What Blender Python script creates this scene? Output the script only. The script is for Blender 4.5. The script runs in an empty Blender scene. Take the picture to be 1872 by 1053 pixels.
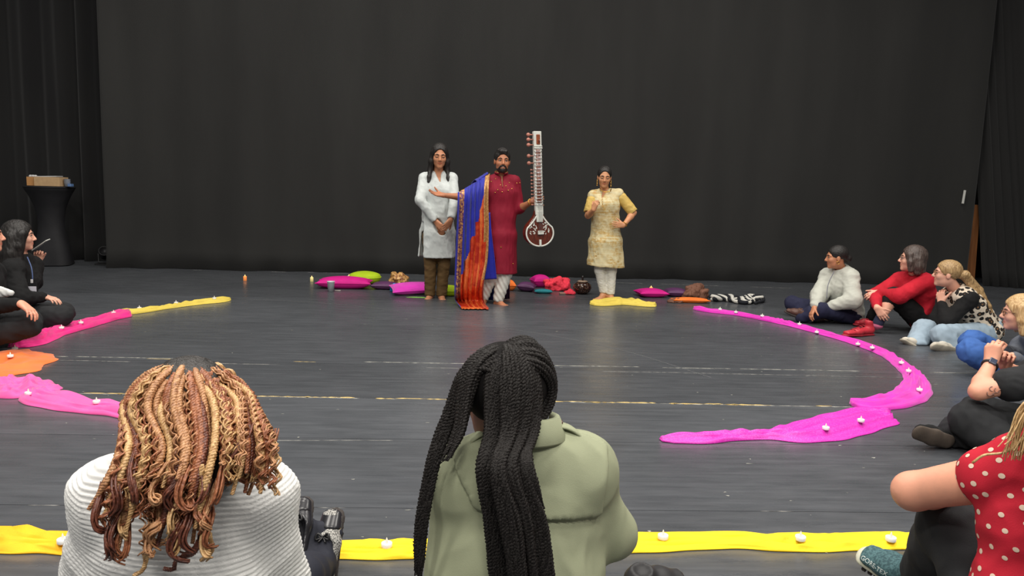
import bpy, bmesh, math, random, time
import numpy as np
from mathutils import Vector, Matrix

SC = bpy.context.scene
COL = SC.collection
T0 = time.time()

# ------------------------------------------------------------------ camera
IMG_W, IMG_H, FPX = 1872, 1053, 1352.0
CAM_H = 1.28
YAW, PITCH, ROLL = math.radians(2.9), math.radians(7.7), math.radians(1.75)
CAM = np.array([0.0, 0.0, CAM_H])
_F = np.array([math.sin(YAW) * math.cos(PITCH), math.cos(YAW) * math.cos(PITCH), -math.sin(PITCH)])
_R0 = np.array([math.cos(YAW), -math.sin(YAW), 0.0])
_U0 = np.cross(_R0, _F)
_R = math.cos(ROLL) * _R0 + math.sin(ROLL) * _U0
_U = math.cos(ROLL) * _U0 - math.sin(ROLL) * _R0
cam_data = bpy.data.cameras.new('camera')
cam_data.sensor_width = 36.0
cam_data.lens = 36.0 * FPX / IMG_W
cam_data.clip_end = 100
cam_ob = bpy.data.objects.new('camera', cam_data)
COL.objects.link(cam_ob)
cam_ob.matrix_world = Matrix(((_R[0], _U[0], -_F[0], 0), (_R[1], _U[1], -_F[1], 0), (_R[2], _U[2], -_F[2], CAM_H), (0, 0, 0, 1)))
SC.camera = cam_ob

# ------------------------------------------------------------------ world, lamps, exposure
SC.view_settings.view_transform = 'Standard'
SC.view_settings.look = 'None'
SC.view_settings.gamma = 1.0
SC.view_settings.use_curve_mapping = False
SC.view_settings.exposure = 0.0
world = bpy.data.worlds.new('world'); SC.world = world
world.use_nodes = True
world.node_tree.nodes['Background'].inputs[0].default_value = (1.0, 0.98, 0.95, 1)
world.node_tree.nodes['Background'].inputs[1].default_value = 0.22
SC.cycles.use_denoising = True
SC.cycles.max_bounces = 6

def house_light(x, y, z, sx, sy, watts, col=(1.0, 0.95, 0.88)):
    ld = bpy.data.lights.new('house_light', 'AREA')
    ld.shape = 'RECTANGLE'; ld.size = sx; ld.size_y = sy; ld.energy = watts; ld.color = col
    o = bpy.data.objects.new('house_light', ld); COL.objects.link(o)
    o.location = (x, y, z)
    return o
# rows of ceiling work lights above the studio floor
for _y, _w in ((-2.0, 210), (1.6, 150), (5.0, 116), (8.2, 88)):
    for _x in (-3.4, 0.2, 3.8):
        house_light(_x, _y, 6.2, 1.3, 0.5, _w)

# ------------------------------------------------------------------ picture <-> place
def ray(px, py):
    d = _F + (px - IMG_W / 2) / FPX * _R - (py - IMG_H / 2) / FPX * _U
    return d
def G(px, py, z=0.0):
    d = ray(px, py); t = (z - CAM_H) / d[2]
    return CAM + t * d
def P(px, py, y):
    d = ray(px, py); t = y / d[1]
    return CAM + t * d
def L(parent, px, py, length, sgn=-1):
    """point seen at (px,py) one bone length from parent; sgn -1 nearer the camera, +1 further"""
    d = ray(px, py); d = d / np.linalg.norm(d)
    oc = CAM - np.asarray(parent)
    b = np.dot(oc, d); c = np.dot(oc, oc) - length * length
    disc = b * b - c
    t = -b if disc < 0 else -b + sgn * math.sqrt(disc)
    return CAM + t * d
def V(*a):
    return np.array(a, float)
def nrm(v):
    v = np.asarray(v, float); return v / (np.linalg.norm(v) + 1e-12)
def proj(p):
    q = np.asarray(p) - CAM
    z = np.dot(q, _F)
    return IMG_W / 2 + FPX * np.dot(q, _R) / z, IMG_H / 2 - FPX * np.dot(q, _U) / z

# ------------------------------------------------------------------ object helpers
def link(o, parent=None):
    COL.objects.link(o)
    if parent is not None:
        o.parent = parent
        o.matrix_parent_inverse = parent.matrix_basis.inverted()
    return o
def tag(o, label=None, cat=None, group=None, kind=None):
    if label: o['label'] = label
    if cat: o['category'] = cat
    if group: o['group'] = group
    if kind: o['kind'] = kind
    return o
def empty(name, loc, label=None, cat=None, group=None):
    o = bpy.data.objects.new(name, None)
    o.empty_display_size = 0.1
    COL.objects.link(o); o.location = tuple(loc)
    tag(o, label, cat, group)
    return o
def mesh_np(name, verts, faces, mats=None, parent=None, smooth=True, attrs=None, mat_idx=None):
    """mesh object from numpy arrays; faces an (n,4) or (n,3) array or a list"""
    me = bpy.data.meshes.new(name)
    verts = np.asarray(verts, np.float32)
    if isinstance(faces, np.ndarray):
        n, k = faces.shape
        me.vertices.add(len(verts)); me.vertices.foreach_set('co', verts.ravel())
        me.loops.add(n * k); me.loops.foreach_set('vertex_index', faces.astype(np.int32).ravel())
        me.polygons.add(n)
        me.polygons.foreach_set('loop_start', np.arange(0, n * k, k, dtype=np.int32))
        me.update(calc_edges=True)
    else:
        me.from_pydata([tuple(map(float, v)) for v in verts], [], [tuple(map(int, f)) for f in faces])
    if smooth:
        me.polygons.foreach_set('use_smooth', np.ones(len(me.polygons), bool))
    for m in (mats or []):
        me.materials.append(m)
    if mat_idx is not None:
        me.polygons.foreach_set('material_index', np.asarray(mat_idx, np.int32))
    for k, v in (attrs or {}).items():
        a = me.attributes.new(k, 'FLOAT', 'POINT'); a.data.foreach_set('value', np.asarray(v, np.float32))
    me.validate()
    o = bpy.data.objects.new(name, me)
    return link(o, parent)
def finish_bm(name, bm, mats, parent=None, smooth=False):
    me = bpy.data.meshes.new(name)
    bmesh.ops.recalc_face_normals(bm, faces=bm.faces)
    bm.to_mesh(me); bm.free()
    for m in mats: me.materials.append(m)
    if smooth:
        me.polygons.foreach_set('use_smooth', np.ones(len(me.polygons), bool))
    return link(bpy.data.objects.new(name, me), parent)
def bm_box(bm, c, size, M=None, bevel=0.0, mi=0):
    r = bmesh.ops.create_cube(bm, size=1.0)
    vs = r['verts']
    bmesh.ops.scale(bm, vec=size, verts=vs)
    if bevel > 0:
        es = list({e for v in vs for e in v.link_edges})
        r2 = bmesh.ops.bevel(bm, geom=es, offset=bevel, segments=2, affect='EDGES', profile=0.5)
        vs = list({v for f in r2['faces'] for v in f.verts} | {v for v in vs if v.is_valid})
        vs = list({w for v in vs for f in v.link_faces for w in f.verts})
    mat = Matrix.Translation(Vector(c)) @ (M.to_4x4() if M is not None else Matrix.Identity(4))
    bmesh.ops.transform(bm, matrix=mat, verts=vs)
    if mi:
        for f in {f for v in vs for f in v.link_faces}: f.material_index = mi
    return vs
def lathe(prof, n=24, axis=None, origin=(0, 0, 0)):
    """verts, quads of a surface of revolution of (r, z) pairs; poles closed by tiny radii"""
    prof = np.asarray(prof, float); m = len(prof)
    th = np.arange(n) * 2 * np.pi / n
    v = np.zeros((m, n, 3))
    v[..., 0] = prof[:, None, 0] * np.cos(th); v[..., 1] = prof[:, None, 0] * np.sin(th); v[..., 2] = prof[:, None, 1]
    i, j = np.meshgrid(np.arange(m - 1), np.arange(n), indexing='ij')
    a = i * n + j; b = i * n + (j + 1) % n
    f = np.stack([a, b, b + n, a + n], -1).reshape(-1, 4)
    v = v.reshape(-1, 3)
    if axis is not None:
        z = nrm(axis); x = nrm(np.cross(V(0.3, 1, 0.2), z)); y = np.cross(z, x)
        v = v @ np.stack([x, y, z])
    return v + np.asarray(origin), f
def spline(pts, n):
    """Catmull-Rom through pts (k, d) -> n points"""
    p = np.asarray(pts, float)
    if len(p) == 2:
        t = np.linspace(0, 1, n)[:, None]; return p[0] * (1 - t) + p[1] * t
    q = np.vstack([2 * p[0] - p[1], p, 2 * p[-1] - p[-2]])
    seg = np.linalg.norm(np.diff(p, axis=0), axis=1) + 1e-9
    cum = np.concatenate([[0], np.cumsum(seg)])
    s = np.linspace(0, cum[-1], n)
    i = np.clip(np.searchsorted(cum, s, side='right') - 1, 0, len(p) - 2)
    t = ((s - cum[i]) / seg[i])[:, None]
    a, b, c, d = q[i], q[i + 1], q[i + 2], q[i + 3]
    return 0.5 * ((2 * b) + (-a + c) * t + (2 * a - 5 * b + 4 * c - d) * t ** 2 + (-a + 3 * b - 3 * c + d) * t ** 3)
def frames(p, up=None):
    """tangent, normal, binormal per point by parallel transport"""
    p = np.asarray(p, float)
    t = np.gradient(p, axis=0); t /= np.linalg.norm(t, axis=1)[:, None] + 1e-12
    n = np.zeros_like(t)
    u = np.array(up if up is not None else (0.13, 0.27, 1.0), float)
    for i in range(len(p)):
        u = u - np.dot(u, t[i]) * t[i]
        l = np.linalg.norm(u)
        if l < 1e-6:
            u = np.cross(t[i], (1, 0.3, 0.1)); l = np.linalg.norm(u)
        u = u / l; n[i] = u
    return t, n, np.cross(t, n)
def tube_np(p, r, k=8, up=None, flat=1.0, cap=True):
    """verts, quads of a tube along points p with radii r"""
    p = np.asarray(p, float); m = len(p)
    r = np.broadcast_to(np.asarray(r, float), (m,)).copy()
    if cap:
        d0 = nrm(p[0] - p[1]); d1 = nrm(p[-1] - p[-2])
        p = np.vstack([p[0] + d0 * r[0] * .6, p, p[-1] + d1 * r[-1] * .6])
        r = np.concatenate([[r[0] * .05], r, [r[-1] * .05]]); m += 2
    t, n, b = frames(p, up)
    th = np.arange(k) * 2 * np.pi / k
    v = p[:, None] + r[:, None, None] * (np.cos(th)[None, :, None] * n[:, None] * flat + np.sin(th)[None, :, None] * b[:, None])
    i, j = np.meshgrid(np.arange(m - 1), np.arange(k), indexing='ij')
    a = i * k + j; c = i * k + (j + 1) % k
    return v.reshape(-1, 3), np.stack([a, c, c + k, a + k], -1).reshape(-1, 4)
def merge_np(items):
    vs, fs, o = [], [], 0
    for v, f in items:
        vs.append(v); fs.append(f + o); o += len(v)
    return np.vstack(vs), np.vstack(fs)
def tube(name, pts, r, mat, parent=None, n=None, k=8, up=None, flat=1.0):
    p = spline(pts, n) if n else np.asarray(pts, float)
    if n and np.ndim(r): r = np.interp(np.linspace(0, 1, n), np.linspace(0, 1, len(r)), r)
    v, f = tube_np(p, r, k, up, flat)
    return mesh_np(name, v, f, [mat], parent)
_rng = np.random.default_rng(7)
def wav(p, scale, seed, n=5):
    """cheap smooth noise in about -1..1 from random plane waves; p is (x,y,z) broadcast arrays"""
    r = np.random.default_rng(seed); s = 0
    for i in range(n):
        d = nrm(r.normal(size=3)) * (2 * np.pi / scale) * r.uniform(0.7, 1.4)
        s = s + np.sin(p[0] * d[0] + p[1] * d[1] + p[2] * d[2] + r.uniform(0, 6.28))
    return s / n * 1.4

# ------------------------------------------------------------------ materials
class NT:
    def __init__(s, name):
        s.m = bpy.data.materials.new(name); s.m.use_nodes = True
        s.t = s.m.node_tree; s.b = s.t.nodes['Principled BSDF']
    def n(s, kind, **kw):
        nd = s.t.nodes.new(kind)
        for k, v in kw.items():
            if k.startswith('i_'):
                key = k[2:]; key = int(key) if key.isdigit() else key.replace('_', ' ')
                nd.inputs[key].default_value = v
            else: setattr(nd, k, v)
        return nd
    def l(s, a, b): s.t.links.new(a, b)
    def set(s, **kw):
        for k, v in kw.items():
            s.b.inputs[k.replace('_', ' ')].default_value = v
    def coord(s, scale=(1, 1, 1), rot=(0, 0, 0), out='Object'):
        tc = s.n('ShaderNodeTexCoord'); mp = s.n('ShaderNodeMapping')
        mp.inputs['Scale'].default_value = scale; mp.inputs['Rotation'].default_value = rot
        s.l(tc.outputs[out], mp.inputs[0]); return mp.outputs[0]
    def noise(s, vec, scale, detail=3, rough=0.55):
        nd = s.n('ShaderNodeTexNoise'); nd.inputs['Scale'].default_value = scale
        nd.inputs['Detail'].default_value = detail; nd.inputs['Roughness'].default_value = rough
        s.l(vec, nd.inputs['Vector']); return nd.outputs['Fac']
    def ramp(s, fac, stops, interp='LINEAR'):
        r = s.n('ShaderNodeValToRGB'); r.color_ramp.interpolation = interp
        e = r.color_ramp.elements
        while len(e) < len(stops): e.new(0.5)
        for el, (p, c) in zip(e, stops):
            el.position = p; el.color = (*c, 1) if len(c) == 3 else c
        s.l(fac, r.inputs[0]); return r.outputs[0]
    def mix(s, fac, a, b, blend='MIX'):
        m = s.n('ShaderNodeMix', data_type='RGBA', blend_type=blend)
        for sock, v in ((m.inputs[0], fac), (m.inputs[6], a), (m.inputs[7], b)):
            if hasattr(v, 'links') or isinstance(v, bpy.types.NodeSocket): s.l(v, sock)
            elif isinstance(v, (int, float)): sock.default_value = v
            else: sock.default_value = (*v, 1)
        return m.outputs[2]
    def math(s, op, a, b=0.5):
        m = s.n('ShaderNodeMath', operation=op)
        for sock, v in ((m.inputs[0], a), (m.inputs[1], b)):
            if isinstance(v, bpy.types.NodeSocket): s.l(v, sock)
            else: sock.default_value = v
        return m.outputs[0]
    def attr(s, name):
        a = s.n('ShaderNodeAttribute'); a.attribute_name = name; return a.outputs['Fac']
    def bump(s, h, strength=0.3, dist=0.01):
        b = s.n('ShaderNodeBump'); b.inputs['Strength'].default_value = strength; b.inputs['Distance'].default_value = dist
        s.l(h, b.inputs['Height']); s.l(b.outputs[0], s.b.inputs['Normal'])
    def base(s, c):
        if isinstance(c, bpy.types.NodeSocket): s.l(c, s.b.inputs['Base Color'])
        else: s.b.inputs['Base Color'].default_value = (*c, 1)
def srgb(r, g, b):
    f = lambda c: (c / 255 / 12.92) if c / 255 <= 0.04045 else ((c / 255 + 0.055) / 1.055) ** 2.4
    return (f(r), f(g), f(b))
_mats = {}
def fabric(name, col, rough=0.85, var=0.12, weave=350, bump=0.25, sheen=0.0, metal=0.0, spec=0.3):
    if name in _mats: return _mats[name]
    t = NT(name); c = t.coord()
    n1 = t.noise(c, 9, 3); n2 = t.noise(c, weave, 2)
    d = tuple(x * (1 - var) for x in col); h = tuple(min(1, x * (1 + var)) for x in col)
    t.base(t.ramp(n1, [(0.3, d), (0.7, h)]))
    t.set(Roughness=rough, Metallic=metal); t.b.inputs['Specular IOR Level'].default_value = spec
    if sheen: t.b.inputs['Sheen Weight'].default_value = sheen
    t.bump(n2, bump, 0.002)
    _mats[name] = t.m; return t.m
def plain(name, col, rough=0.5, metal=0.0, spec=0.5, noise=0.0, emit=None, coat=0.0):
    if name in _mats: return _mats[name]
    t = NT(name); t.set(Roughness=rough, Metallic=metal); t.b.inputs['Specular IOR Level'].default_value = spec
    c = t.coord(); n1 = t.noise(c, 25, 3)
    v = max(noise, 0.04)
    t.base(t.ramp(n1, [(0.3, tuple(x * (1 - v) for x in col)), (0.7, tuple(min(1, x * (1 + v)) for x in col))]))
    if coat: t.b.inputs['Coat Weight'].default_value = coat
    if emit:
        t.b.inputs['Emission Color'].default_value = (*emit[0], 1); t.b.inputs['Emission Strength'].default_value = emit[1]
    _mats[name] = t.m; return t.m
def skin(name, col, lip=None):
    if name in _mats: return _mats[name]
    t = NT(name); c = t.coord()
    n1 = t.noise(c, 14, 4)
    base = t.ramp(n1, [(0.3, tuple(x * 0.9 for x in col)), (0.7, (min(1, col[0] * 1.08), col[1] * 1.03, col[2] * 1.0))])
    lip = lip or (col[0] * 0.75, col[1] * 0.42, col[2] * 0.42)
    t.base(t.mix(t.attr('lip'), base, lip))
    t.set(Roughness=0.48); t.b.inputs['Specular IOR Level'].default_value = 0.4
    t.bump(t.noise(c, 260, 2), 0.08, 0.002)
    _mats[name] = t.m; return t.m
def hairmat(name, dark, light, rough=0.42, scale=(90, 90, 6), out='Object'):
    if name in _mats: return _mats[name]
    t = NT(name); c = t.coord(scale, out=out)
    n1 = t.noise(c, 1.6, 3)
    t.base(t.ramp(n1, [(0.32, dark), (0.68, light)]))
    t.set(Roughness=rough); t.b.inputs['Specular IOR Level'].default_value = 0.45
    t.bump(n1, 0.5, 0.006)
    _mats[name] = t.m; return t.m
# ------------------------------------------------------------------ the room
def floor_material(name, tint=1.0):
    t = NT(name)
    c = t.coord()
    streak = t.noise(t.coord((0.7, 9, 1)), 3.0, 5, 0.65)
    cloud = t.noise(c, 0.9, 4, 0.6)
    fine = t.noise(t.coord((4, 22, 1)), 14, 3, 0.7)
    base = t.ramp(t.math('ADD', t.math('MULTIPLY', streak, 0.6), t.math('MULTIPLY', cloud, 0.4)),
                  [(0.32, (0.046 * tint, 0.050 * tint, 0.056 * tint)), (0.72, (0.093 * tint, 0.099 * tint, 0.110 * tint))])
    scr = t.ramp(fine, [(0.66, (0, 0, 0)), (0.8, (1, 1, 1))])
    col = t.mix(t.math('MULTIPLY', scr, 0.25), base, (0.12, 0.12, 0.125))
    # long thin scuffs at odd angles
    for ang, sc_, off in ((0.5, 2.2, 0.1), (-0.7, 1.7, 0.6), (1.2, 1.3, 0.3)):
        v = t.noise(t.coord((1.4, 60, 1), (0, 0, ang)), sc_, 2, 0.5)
        m = t.ramp(v, [(0.735, (0, 0, 0)), (0.78, (1, 1, 1))])
        col = t.mix(t.math('MULTIPLY', m, 0.35), col, (0.16, 0.16, 0.165))
    t.base(col)
    rg = t.ramp(t.noise(t.coord((1.2, 5, 1)), 3.5, 4, 0.6), [(0.3, (0.22, 0.22, 0.22)), (0.75, (0.42, 0.42, 0.42))])
    t.l(rg, t.b.inputs['Roughness'])
    t.b.inputs['Specular IOR Level'].default_value = 0.5
    t.bump(t.math('ADD', t.math('MULTIPLY', streak, 0.5), fine), 0.06, 0.004)
    return t.m
FLOOR_MATS = [floor_material('floor_vinyl_a', 1.0), floor_material('floor_vinyl_b', 1.1), floor_material('floor_vinyl_c', 0.93)]
floor_sub = plain('subfloor_black', (0.006, 0.006, 0.006), 0.9)
bm = bmesh.new(); bm_box(bm, (0, 5.0, -0.06), (24, 22, 0.1))
floor = finish_bm('floor', bm, [floor_sub]); tag(floor, 'scuffed black studio floor laid in wide vinyl strips', kind='structure')
# strip edges as seen in the photograph (pixel pair on each seam -> ground line, close to the room's x axis)
seam_y = sorted(0.5 * (G(a[0], a[1])[1] + G(b[0], b[1])[1]) for a, b in
                [((200, 924), (1500, 936)), ((560, 803), (1300, 808)), ((200, 719), (1400, 740)), ((160, 657), (1500, 681))])
seam_y = [-5.5, -2.5, 0.2] + seam_y
d_ = seam_y[-1] - seam_y[-2]
while seam_y[-1] < 15: seam_y.append(seam_y[-1] + 1.5)
for i in range(len(seam_y) - 1):
    bm = bmesh.new(); gap = 0.004
    y0, y1 = seam_y[i] + gap / 2, seam_y[i + 1] - gap / 2
    bm_box(bm, (0, (y0 + y1) / 2, -0.005), (24, y1 - y0, 0.01))
    finish_bm('floor_strip', bm, [FLOOR_MATS[i % 3]], floor)
# worn tape left along the strip joints: torn slivers, real thin pieces
tape_white = plain('tape_white', srgb(150, 150, 142), 0.7, noise=0.25)
tape_yellow = plain('tape_yellow', srgb(198, 172, 108), 0.7, noise=0.25)
tape_grey = plain('tape_grey', srgb(112, 112, 110), 0.7, noise=0.25)
def tape_run(name, a, b, mat, w, cover, seed, dash=(0.05, 0.4)):
    r = np.random.default_rng(seed)
    A, B = G(*a), G(*b); L_ = np.linalg.norm(B - A); u = (B - A) / L_; n = V(-u[1], u[0], 0)
    items = []; s = 0
    while s < L_:
        l = r.uniform(*dash); 
        if r.random() < cover:
            k = max(3, int(l / 0.02)); ss = np.linspace(s, min(L_, s + l), k)
            mid = r.normal(0, w * 0.15) + np.cumsum(r.normal(0, w * 0.05, k))
            hw = w * 0.5 * np.clip(0.65 + 0.45 * r.normal(size=k), 0.12, 1.3); hw[0] *= .2; hw[-1] *= .2
            p = A + ss[:, None] * u
            v = np.concatenate([p + (mid + hw)[:, None] * n, p + (mid - hw)[:, None] * n]) + V(0, 0, 0.0008)
            i = np.arange(k - 1)
            f = np.stack([i + k, i + k + 1, i + 1, i], -1)
            items.append((v, f))
        s += l
    v, f = merge_np(items)
    o = mesh_np(name, v, f, [mat], floor, smooth=False)
    m = o.modifiers.new('thickness', 'SOLIDIFY'); m.thickness = 0.0007
    o['kind'] = 'stuff'
tape_run('tape_residue', (70, 717), (1600, 744), tape_yellow, 0.024, 0.85, 1, (0.05, 0.3))
tape_run('tape_residue', (70, 718), (1600, 745), tape_white, 0.012, 0.6, 2)
tape_run('tape_residue', (80, 651), (1872, 684), tape_white, 0.014, 0.72, 3)
tape_run('tape_residue', (80, 658), (1700, 691), tape_grey, 0.014, 0.65, 4)
tape_run('tape_residue', (100, 653), (1100, 671), tape_yellow, 0.010, 0.2, 5)
tape_run('tape_residue', (500, 805), (1000, 806), tape_grey, 0.010, 0.45, 6)
tape_run('tape_residue', (0, 923), (1640, 937), tape_grey, 0.008, 0.25, 7, (0.03, 0.15))
tape_run('tape_residue', (220, 491), (1050, 508), tape_grey, 0.03, 0.3, 8)
tape_run('tape_residue', (1080, 515), (1450, 527), tape_grey, 0.03, 0.35, 9)
# faint long curved scratch across the middle
cur = np.array([G(*q) for q in ((430, 546), (560, 552), (700, 565), (850, 590), (1000, 612), (1140, 641), (1300, 690))])
cp = spline(cur, 120); v, f = tube_np(cp + V(0, 0, .0006), 0.004, 4, up=(0, 0, 1), flat=0.12)
o = mesh_np('floor_scratch', v, f, [plain('scratch_grey', srgb(105, 106, 108), .6)], floor)
# small paint chips and scraps on the floor
rr = np.random.default_rng(11); items = []
for i in range(150):
    px, py = rr.uniform(30, 1840), 560 + 460 * rr.random() ** 1.3
    c = G(px, py); s = rr.uniform(0.003, 0.012); k = 5
    th = np.sort(rr.uniform(0, 6.28, k)); q = np.stack([np.cos(th) * s * rr.uniform(.5, 2), np.sin(th) * s * .6, np.full(k, .0012)], -1) + c
    items.append((np.vstack([q, c + V(0, 0, .0016)]), np.array([[j, (j + 1) % k, k] for j in range(k)])))
v, f = merge_np(items)
o = mesh_np('paint_chips', v, f, [tape_white], floor, smooth=False); o['kind'] = 'stuff'

# black drapes: pleated heavy cloth hung on the back wall and down both sides
def drape_mat(name, c0, c1):
    t = NT(name); n = t.noise(t.coord((1, 1, 0.25)), 1.3, 4); w = t.noise(t.coord(), 220, 2)
    t.base(t.ramp(n, [(0.3, c0), (0.7, c1)])); t.set(Roughness=0.95); t.b.inputs['Specular IOR Level'].default_value = 0.15
    t.b.inputs['Sheen Weight'].default_value = 0.12; t.bump(w, 0.35, 0.003)
    return t.m
DRAPE = drape_mat('drape_wool_serge', (0.0225, 0.0225, 0.022), (0.0295, 0.0295, 0.0285))
DRAPE_MID = drape_mat('drape_velour_right', (0.017, 0.017, 0.0175), (0.024, 0.024, 0.0235))
DRAPE_DARK = drape_mat('drape_velour_side', (0.016, 0.016, 0.017), (0.023, 0.023, 0.023))
def drape(name, A, B, z1, pleat, amp, seed, mat, label, lean=0.0, hem=0.06, nz=28, skew=0.0):
    """pleated cloth between floor points A and B, facing the camera side; soft irregular pleats deepen downwards"""
    r = np.random.default_rng(seed)
    A, B = np.asarray(A, float), np.asarray(B, float); Ln = np.linalg.norm(B - A); u = (B - A) / Ln; n = V(u[1], -u[0], 0)
    nx = max(60, int(Ln / 0.028)); s = np.linspace(0, Ln, nx); z = np.linspace(0.012, z1, nz)
    zz, ss = np.meshgrid(z, s, indexing='ij')
    off = 0
    for q in range(7):
        lam = pleat * r.uniform(0.45, 2.6); ph = r.uniform(0, 6.28)
        off = off + np.sin(ss * 2 * np.pi / lam + ph + 0.25 * np.sin(zz * r.uniform(.4, 1.2) + ph)) / 3.2
    fall = 0.55 + 0.45 * np.clip(1 - zz / z1, 0, 1)
    off = amp * off * fall
    # crumpled hem where the cloth meets the floor
    low = np.clip(1 - zz / 0.35, 0, 1) ** 2
    off = off + hem * low * (0.6 + 0.6 * np.sin(ss * 9.1 + seed) * np.sin(ss * 3.7)) + lean * (1 - zz / z1)
    p = A[None, None] + (ss + skew * zz / z1)[..., None] * u + off[..., None] * n
    p[..., 2] = zz + 0.02 * low * np.sin(ss * 7.3)
    p[0, :, 2] = 0.004
    i, j = np.meshgrid(np.arange(nz - 1), np.arange(nx - 1), indexing='ij')
    a = i * nx + j
    f = np.stack([a, a + 1, a + nx + 1, a + nx], -1).reshape(-1, 4)
    o = mesh_np(name, p.reshape(-1, 3), f, [mat])
    md = o.modifiers.new('thickness', 'SOLIDIFY'); md.thickness = 0.008; md.offset = -1
    tag(o, label, kind='structure')
    return o
BL, BR = G(200, 489), G(1706, 521)
ub = nrm(BR - BL); nb = V(ub[1], -ub[0], 0)     # towards the camera
ZT = 6.6
drape('wall_back', BL + ub * 0.0, BR + ub * 0.5, ZT, 0.95, 0.045, 3, DRAPE, 'wide black drape hung across the back of the stage')
dl0 = G(204, 489)
drape('wall_left', dl0 - ub * 4.8 - nb * 1.15, dl0 + ub * 0.15 - nb * 0.75, ZT, 0.24, 0.13, 5, DRAPE_DARK, 'dark pleated drape left of the stage behind the tall table')
dr0 = G(1703, 508)
drape('wall_right', dr0 - ub * .1 - nb * 0.12, dr0 + ub * 1.1 - nb * 0.22, ZT, 0.3, 0.08, 7, DRAPE_MID, 'dark drape edge to the right of the stage')
drape('wall_side', G(1798, 523) + nb * 0.0, G(1798, 523) + ub * 5.0 + nb * 1.6, ZT, 0.26, 0.11, 9, DRAPE_MID, 'dark pleated side drape at the far right', skew=-1.0)
# wall behind the drapes closes the room, with the other sides and the ceiling of the black box
blackwall = plain('black_wall_paint', (0.03, 0.03, 0.031), 0.9)
def slab(name, c, size, label):
    bm = bmesh.new(); bm_box(bm, c, size); o = finish_bm(name, bm, [blackwall]); tag(o, label, kind='structure'); return o
slab('wall_rear', (0, 14.6, 3.3), (24, 0.2, 6.8), 'black painted wall behind the drapes')
# brown timber post showing in the drape gap, with the pale strip above it
wood = NT('brown_timber'); n_ = wood.noise(wood.coord((8, 8, 0.6)), 4, 4)
wood.base(wood.ramp(n_, [(0.3, srgb(104, 62, 28)), (0.7, srgb(146, 92, 48))])); wood.set(Roughness=0.6)
pa = G(1766, 520)
bm = bmesh.new()
vs = bm_box(bm, (pa[0], pa[1], 0.62), (0.24, 0.05, 1.24), bevel=0.006)
for v in bm.verts:
    if v.co.z > 0.6: v.co.x = pa[0] + 0.02 + (v.co.x - pa[0]) * 0.42
post = finish_bm('timber_flat', bm, [wood.m]); tag(post, 'brown wooden panel edge leaning in the gap between the right drapes', 'panel')
bm = bmesh.new(); q = P(1762, 360, pa[1] - .25); bm_box(bm, tuple(q), (0.028, 0.02, 0.2), Matrix.Rotation(0.06, 3, 'Y'), bevel=0.003)
for v in bm.verts:
    pass
o = finish_bm('white_strip', bm, [plain('strip_white', srgb(205, 205, 200), .6)]); tag(o, 'short white strip upright in front of the drape above the wooden panel', 'strip')
# ------------------------------------------------------------------ signed-distance modelling (bodies, clothes, soft things)
def rc(a, b, ra, rb=None):
    a = np.asarray(a, float); b = np.asarray(b, float); rb = ra if rb is None else rb
    m = max(ra, rb); ba = b - a; l2 = max(float(ba @ ba), 1e-12)
    def ev(x, y, z):
        px, py, pz = x - a[0], y - a[1], z - a[2]
        h = np.clip((px * ba[0] + py * ba[1] + pz * ba[2]) / l2, 0, 1)
        return np.sqrt((px - ba[0] * h) ** 2 + (py - ba[1] * h) ** 2 + (pz - ba[2] * h) ** 2) - (ra + (rb - ra) * h)
    return np.minimum(a, b) - m, np.maximum(a, b) + m, ev
def ell(c, r, R=None):
    c = np.asarray(c, float); r = np.asarray(r, float); R = np.eye(3) if R is None else np.asarray(R, float)
    ext = np.sqrt(((R * r[:, None]) ** 2).sum(0))
    def ev(x, y, z):
        p = (x - c[0], y - c[1], z - c[2])
        q = [R[i, 0] * p[0] + R[i, 1] * p[1] + R[i, 2] * p[2] for i in range(3)]
        k0 = np.sqrt((q[0] / r[0]) ** 2 + (q[1] / r[1]) ** 2 + (q[2] / r[2]) ** 2)
        k1 = np.sqrt((q[0] / r[0] ** 2) ** 2 + (q[1] / r[1] ** 2) ** 2 + (q[2] / r[2] ** 2) ** 2)
        return k0 * (k0 - 1) / np.maximum(k1, 1e-9)
    return c - ext, c + ext, ev
def econe(A, B, U, a0, b0, a1, b1, cap=None):
    """elliptic cone from A to B; U = width direction; a width half-axis, b depth half-axis; rounded caps"""
    A = np.asarray(A, float); B = np.asarray(B, float)
    ln = np.linalg.norm(B - A); w = (B - A) / ln
    U = np.asarray(U, float); U = nrm(U - (U @ w) * w); W = np.cross(w, U)
    m = max(a0, a1, b0, b1)
    def ev(x, y, z):
        p = (x - A[0], y - A[1], z - A[2])
        t = p[0] * w[0] + p[1] * w[1] + p[2] * w[2]
        u = p[0] * U[0] + p[1] * U[1] + p[2] * U[2]
        v = p[0] * W[0] + p[1] * W[1] + p[2] * W[2]
        h = np.clip(t / ln, 0, 1); e = t - h * ln
        a = a0 + (a1 - a0) * h; b = b0 + (b1 - b0) * h
        c = np.minimum(a, b) if cap is None else cap
        k0 = np.sqrt((u / a) ** 2 + (v / b) ** 2 + (e / c) ** 2)
        k1 = np.sqrt((u / a ** 2) ** 2 + (v / b ** 2) ** 2 + (e / c ** 2) ** 2)
        return k0 * (k0 - 1) / np.maximum(k1, 1e-6)
    return np.minimum(A, B) - m, np.maximum(A, B) + m, ev
def half(point, normal, lo, hi):
    """half space: inside where (p-point).normal < 0, acting within the box lo..hi"""
    q = np.asarray(point, float); n = nrm(normal)
    return np.asarray(lo, float), np.asarray(hi, float), (lambda x, y, z: (x - q[0]) * n[0] + (y - q[1]) * n[1] + (z - q[2]) * n[2])
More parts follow.
